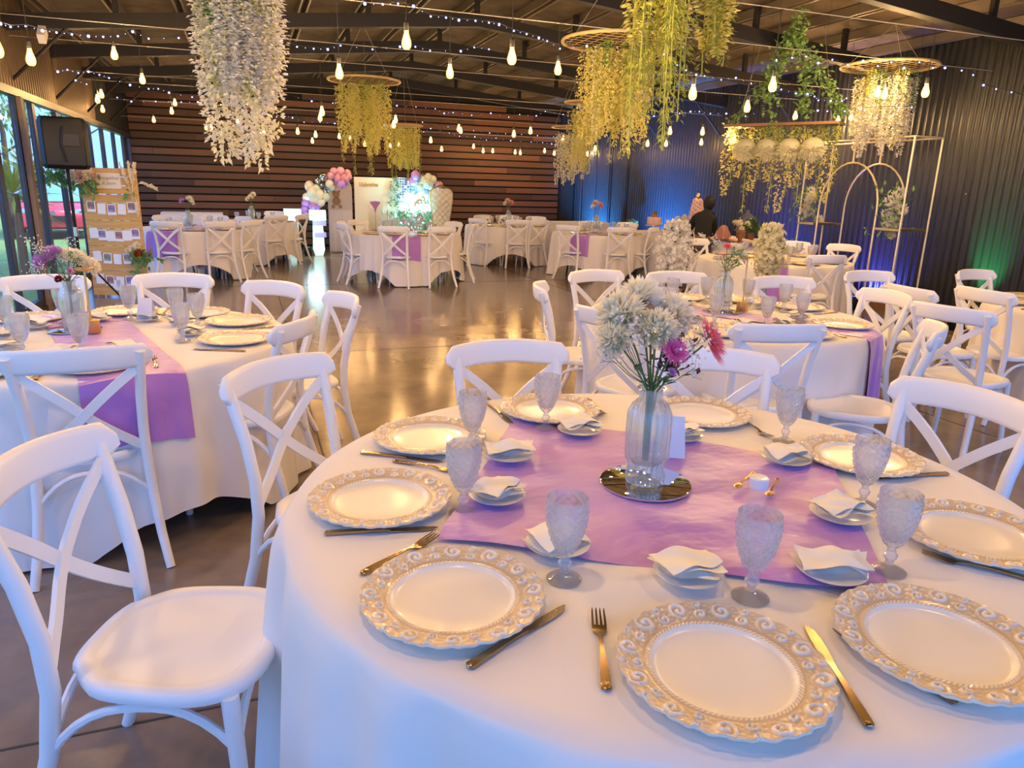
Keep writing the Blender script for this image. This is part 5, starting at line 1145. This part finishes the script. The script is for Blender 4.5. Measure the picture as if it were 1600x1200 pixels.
# local frame: x right, y forward (away from the camera), z up
hp = yp(1096, 372, 9.0); pc = (hp.x, hp.y)
per = thing('person', 'person in a black hoodie bending toward the dessert table, back to the camera', 'person', (pc[0], pc[1], 0), math.radians(-28)); per.scale = (.93, .93, .93)
V = [(0, 0, .84), (.01, .05, .95), (.03, .14, 1.07), (.05, .24, 1.18), (.08, .31, 1.25), (.09, .35, 1.30),   # 0 pelvis .. 5 head base
     (-.09, .0, .79), (-.13, -.02, .45), (-.20, -.16, .09), (-.19, -.03, .03), (.08, .0, .79), (.08, .07, .45), (.07, .06, .09), (.07, .19, .03),   # legs
     (-.10, .25, 1.17), (-.17, .30, .98), (-.10, .46, .89), (-.08, .54, .875), (.19, .25, 1.18), (.24, .32, .99), (.18, .48, .90), (.16, .56, .885)]
E_ = [(0, 1), (1, 2), (2, 3), (3, 4), (4, 5), (0, 6), (6, 7), (7, 8), (8, 9), (0, 10), (10, 11), (11, 12), (12, 13), (3, 14), (14, 15), (15, 16), (16, 17), (3, 18), (18, 19), (19, 20), (20, 21)]
R_ = [(.14, .10), (.125, .09), (.14, .095), (.13, .085), .055, .05, .085, .055, .038, .035, .085, .055, .038, .035, .055, .042, .032, .03, .055, .042, .032, .03]
skin_obj('body', V, E_, R_, M['skin'], per)
Rh = [(.150, .120), (.135, .110), (.145, .115), (.135, .105), .080, .068]
skin_obj('hoodie', [V[i] for i in (0, 1, 2, 3, 4, 5, 14, 15, 16, 18, 19, 20)], [(0, 1), (1, 2), (2, 3), (3, 4), (4, 5), (3, 6), (6, 7), (7, 8), (3, 9), (9, 10), (10, 11)], Rh + [.070, .056, .046, .070, .056, .046], M['hoodie'], per)
skin_obj('trousers', [V[i] for i in (0, 6, 7, 8, 10, 11, 12)], [(0, 1), (1, 2), (2, 3), (0, 4), (4, 5), (5, 6)], [(.140, .108), .095, .072, .060, .095, .072, .060], M['trouser'], per)
for i in (8, 12): b = MB(); x, y, z_ = V[i]; b.tube([(x, y - .06, .045), (x, y + .06, .045), (x, y + .19, .032)], [.05, .052, .035], 10); b.build('shoe', M['shoe'], per)
b = MB(); hd = Vector((.11, .39, 1.395)); vs_sc = (.078, .098, .115)
prof_n = 16; b.sphere(hd, 1.0, 24, 16, (.076, .095, .112)); b.sphere(hd + Vector((0, .095, -.012)), .014, 8, 6, (.8, 1.1, 1.3))
for sx in (-1, 1): b.sphere(hd + Vector((sx * .078, .0, -.005)), .02, 8, 6, (.35, .7, 1.1)); b.sphere(hd + Vector((sx * .028, .088, .012)), .010, 8, 5)
b.sphere(hd + Vector((0, .086, -.045)), .018, 8, 5, (1.2, .4, .35)); b.build('head', M['skin'], per)
b = MB(); b.sphere(hd + Vector((0, -.014, .018)), 1.0, 24, 16, (.092, .100, .122)); b.build('hair', M['hair'], per)
b = MB(); b.sphere(hd + Vector((-.02, -.06, -.16)), 1.0, 20, 12, (.13, .09, .07)); b.build('hood', M['hoodie'], per)
for hx, hy, hz, sg in ((-.08, .56, .865, 1), (.16, .58, .875, -1)):
    b = MB(); b.sphere((hx, hy + .02, hz), 1., 12, 8, (.038, .045, .016))
    for k in range(4): f0 = Vector((hx + (-.027 + .018 * k), hy + .055, hz)); b.tube([f0, f0 + Vector((0, .03, -.004)), f0 + Vector((0, .05 + .008 * (1 - abs(k - 1.5) / 1.5), -.018))], [.009, .008, .006], 6)
    t0 = Vector((hx + sg * .035, hy + .01, hz)); b.tube([t0, t0 + Vector((sg * .022, .025, -.006)), t0 + Vector((sg * .024, .045, -.012))], [.010, .009, .007], 6); b.build('hand', M['skin'], per)
b = MB()   # white print on the back of the hoodie: short line above a standing mark on a wide base
def bk(x, z_): z_ -= .06; return (x * .9, -.098 + (z_ - .90) * .85, z_)
for pts in (((-.05, 1.24), (.03, 1.235)), ((-.01, 1.20), (.0, 1.15), (-.015, 1.08), (.0, 1.02)), ((-.07, 1.02), (-.01, 1.0), (.06, .99)), ((-.05, .99), (.0, .975), (.05, .96)), ((-.02, 1.10), (.03, 1.06))):
    b.tube([bk(*q) for q in pts], .012, 6, flat=(1, .9))
b.build('back_print', M['printm'], per)

# ================================================================== photo board, speaker
pa_ = zp(146, 464, 0); pb_ = zp(236, 466, 0); dv = (pb_ - pa_); ang = math.atan2(dv.y, dv.x); Wd = dv.length * .97; Hh = yp(180, 268, pa_.y).z + .02
t = thing('photo_board', 'tall pine slat board hung with instant photos and white cards', 'board', (pa_ + pb_) / 2 + Vector((0, .05, 0)), ang)
nb = 15
for i in range(nb): b = MB(); b.box((0, 0, .02 + Hh * (i + .5) / nb), (Wd * (1 - .035 * i / nb), .018, Hh / nb - .005)); b.build('slat', M['pine'], t, smooth=False)
for sx in (-.4, .4): b = MB(); b.box((sx * Wd, .03, Hh / 2), (.06, .035, Hh)); b.build('batten', M['pine'], t, smooth=False)
b = MB(); b.box((0, -.013, Hh - .13), (Wd * .42, .004, .18)); b.build('title_card', mat('cream_card', (.80, .70, .56), .7), t, smooth=False)
for s_, z_ in (('Evangelista', Hh - .115), ('& Jason', Hh - .175)):
    fc = bpy.data.curves.new('script', 'FONT'); fc.body = s_; fc.size = .055; fc.shear = .4; fc.align_x = 'CENTER'; fc.extrude = .0005; fc.materials.append(M['ink']); text_mesh('card_script', fc, t, (0, -.0165, z_))
photos = [mat('photo_print_%d' % i, c, .4, noise=(14, c2, .35, .65, (1, 1, 1))) for i, (c, c2) in enumerate([((.10, .05, .05), (.55, .30, .28)), ((.16, .10, .09), (.62, .45, .38)), ((.06, .05, .12), (.50, .35, .60)), ((.05, .08, .05), (.40, .42, .35))])]
rows = [(Hh - .42, 'PCPCP'), (Hh - .74, 'CPCPCP'), (Hh - 1.02, 'CPCPC'), (Hh - 1.30, 'CPCPC'), (.20, 'C')]
for ri, (z_, pat) in enumerate(rows):
    n = len(pat); sag = lambda u: -.05 * (1 - (2 * u - 1) ** 2)
    if n > 1: b = MB(); b.tube([(Wd * (-.46 + .92 * k / 12), -.014, z_ + .07 + sag(k / 12)) for k in range(13)], .002, 4); b.build('twine', M['pampas'], t)
    for k, ch in enumerate(pat):
        u = (k + .5) / n; x = Wd * (-.44 + .88 * u) if n > 1 else -.05; z2 = z_ + sag(u); rz_ = random.uniform(-.08, .08)
        nm = 'instant_photo' if ch == 'P' else 'white_card'; q = thing(nm, 'x', 'photo' if ch == 'P' else 'card', (0, 0, 0)) if 0 else None
        b = MB(); b.box((0, 0, 0), (.105 if ch == 'P' else .098, .0025, .128 if ch == 'P' else .125)); o_ = b.build(nm, M['card'], t, smooth=False); o_.location = (x, -.0165, z2); o_.rotation_euler = (0, rz_, 0)
        if ch == 'P': b = MB(); b.box((0, -.0022, .012), (.082, .001, .085)); b.build('picture', photos[(k + ri) % 4], o_, smooth=False)
def flower_cluster(loc, label, L, leaves, seed, rz=0, pamp=()):
    rnd = random.Random(seed); t = thing('board_flowers', label, 'flowers', loc, rz)
    for m_, p, r in L: b = MB(); mum(b, p, (p[0], -1, p[2] * .5), r, rnd, 70); b.build('blossom', M[m_], t)
    b = MB()
    for (cx, cz, sx, sz, n) in leaves:
        for i in range(n): b.petal((cx + rnd.gauss(0, sx), rnd.gauss(-.03, .03), cz + rnd.gauss(0, sz)), (rnd.gauss(0, 1), -abs(rnd.gauss(0, .5)), rnd.gauss(0, 1)), (0, -1, 0), .09, .04)
    b.build('leaves', M['leaf'], t, ang=10)
    for P in pamp:
        b = MB(); P = [Vector(q) for q in P]; b.tube(P, .0025, 5)
        for i in range(90): f = rnd.uniform(.45, 1); s = f * (len(P) - 1) * .999; c = P[int(s)].lerp(P[int(s) + 1], s % 1); b.petal(c, (P[-1] - P[0]).normalized() + Vector((rnd.gauss(0, .3), rnd.gauss(0, .3), rnd.gauss(0, .3))), (0, -1, 0), .05, .014)
        b.build('dried_plume', M['pampas'], t)
Mb = Matrix.Translation((pa_ + pb_) / 2 + Vector((0, .05, 0))) @ Matrix.Rotation(ang, 4, 'Z')
flower_cluster(Mb @ Vector((-Wd * .42, -.05, Hh - .06)), 'cream rose spray with trailing leaves on the top corner of the photo board', [('peach', (-.05, -.06, .05), .10), ('peach', (.03, -.06, .09), .09), ('mumw', (.11, -.06, .0), .085), ('peach', (.02, -.09, -.03), .10), ('peach', (.17, -.05, -.02), .06), ('mumw', (-.08, -.07, -.03), .08)],
               [(-.18, -.06, .10, .04, 80), (-.34, -.03, .05, .04, 34), (.06, -.14, .08, .05, 50), (.02, .17, .03, .05, 16)], 1, ang)
flower_cluster(Mb @ Vector((Wd * .40, -.04, Hh - .36)), 'dried pampas plumes on the other top corner of the photo board', [], [(0, .1, .02, .05, 4)], 2, ang,
               [((0, 0, 0), (-.03, -.01, .20), (-.10, -.01, .42)), ((0, 0, 0), (.02, -.01, .2), (.0, -.01, .44)), ((0, 0, .05), (.04, -.01, .24), (.07, -.01, .42)), ((0, 0, .1), (.12, -.02, .22), (.30, -.02, .14)), ((.02, 0, .06), (.06, -.02, .0), (.05, -.02, -.14))])
flower_cluster(Mb @ Vector((Wd * .46, -.05, Hh - .98)), 'dark red rose and anemone spray on the edge of the photo board', [('red', (0, -.07, 0), .065), ('mumw', (-.08, -.05, .05), .05), ('mumw', (-.02, -.05, .09), .055), ('mumw', (-.15, -.04, .03), .035), ('lilac', (.12, -.05, .0), .035)], [(.03, -.06, .08, .04, 70), (.0, -.18, .03, .06, 16)], 3, ang)
sp = yp(100, 224, 9.15); t = thing('pa_speaker', 'black loudspeaker raised on a pole in front of the window doors', 'speaker', (sp.x, sp.y, 0), math.radians(12))
z0, z1 = yp(95, 264, 9.15).z, yp(100, 184, 9.15).z; hw = .225
b = MB(); n = 14; vs = []
cs = [(-hw, -.12), (-hw * .82, -.19), (hw * .82, -.19), (hw, -.12), (hw * .86, .16), (hw * .6, .20), (-hw * .6, .20), (-hw * .86, .16)]
for z_, s in ((z0, .90), (z0 + .04, 1), (z1 - .06, 1), (z1 - .01, .93), (z1, .86)): vs += [(x * s, y * s, z_) for x, y in cs]
fs = [(i * 8 + k, i * 8 + (k + 1) % 8, i * 8 + 8 + (k + 1) % 8, i * 8 + 8 + k) for i in range(4) for k in range(8)] + [tuple(range(7, -1, -1)), tuple(32 + k for k in range(8))]
b.add(vs, fs); sh = b.build('cabinet', M['black'], t, ang=25); bv = sh.modifiers.new('b', 'BEVEL'); bv.width = .018; bv.segments = 3; bv.limit_method = 'ANGLE'
b = MB(); b.box((.06, -.198, (z0 + z1) / 2 + .03), (.15, .03, .12)); b.build('handle_recess', M['grille'], t, smooth=False)
b = MB(); b.tube([(0.0, -.205, z0 + .08), (-.03, -.215, (z0 + z1) / 2), (.0, -.205, z1 - .1)], .022, 8, flat=(1, .5)); b.build('moulded_rib', M['grille'], t)
b = MB(); b.tube([(0, 0, 0.02), (0, 0, z0 + .02)], .0175, 10); b.build('pole', M['black'], t)
b = MB(); b.tube([(0, 0, .82), (0, 0, .92)], .026, 10); b.build('collar', M['chrome'], t)
for k in range(3): a = k * 2.094; b = MB(); b.tube([(0, 0, .62), (.45 * math.cos(a), .45 * math.sin(a), .012)], .011, 7); b.build('leg', M['black'], t)
# small flood lamp on the brace, upper left
fp = xp(66, 54, -1.9); t = thing('flood_lamp', 'small pale flood lamp clipped high on the wall brace by the window doors', 'lamp', fp); b = MB(); b.box((0, 0, 0), (.07, .17, .10), Matrix.Rotation(.7, 3, 'X')); b.build('housing', M['porcelain'], t, smooth=False)
b = MB(); b.tube([(0, .03, .03), (0, .08, .20), (-.06, .1, deckz(fp.x) - fp.z - .34)], .008, 6); b.build('bracket', M['steel'], t)
# chair-side white cards / balloon vase accents near the backdrop
p = P_(584, 331, 11.5); b = MB(); b.lathe([(.012, -.09), (.02, -.04), (.075, .03), (.08, .055), (.03, .06)], 14, rf=lambda a, z, j: .008 * math.sin(6 * a)); o_ = b.build('lilac_paper_bloom', M['lilac']); o_.location = (p.x, 11.35, .73 + .012 + .40); tag(o_, 'lilac bloom on a stick over the cylinder vases', 'flower')
b = MB(); b.tube([(0, 0, -.40), (0, 0, -.08)], .003, 5); b.build('stick', M['stem'], o_)
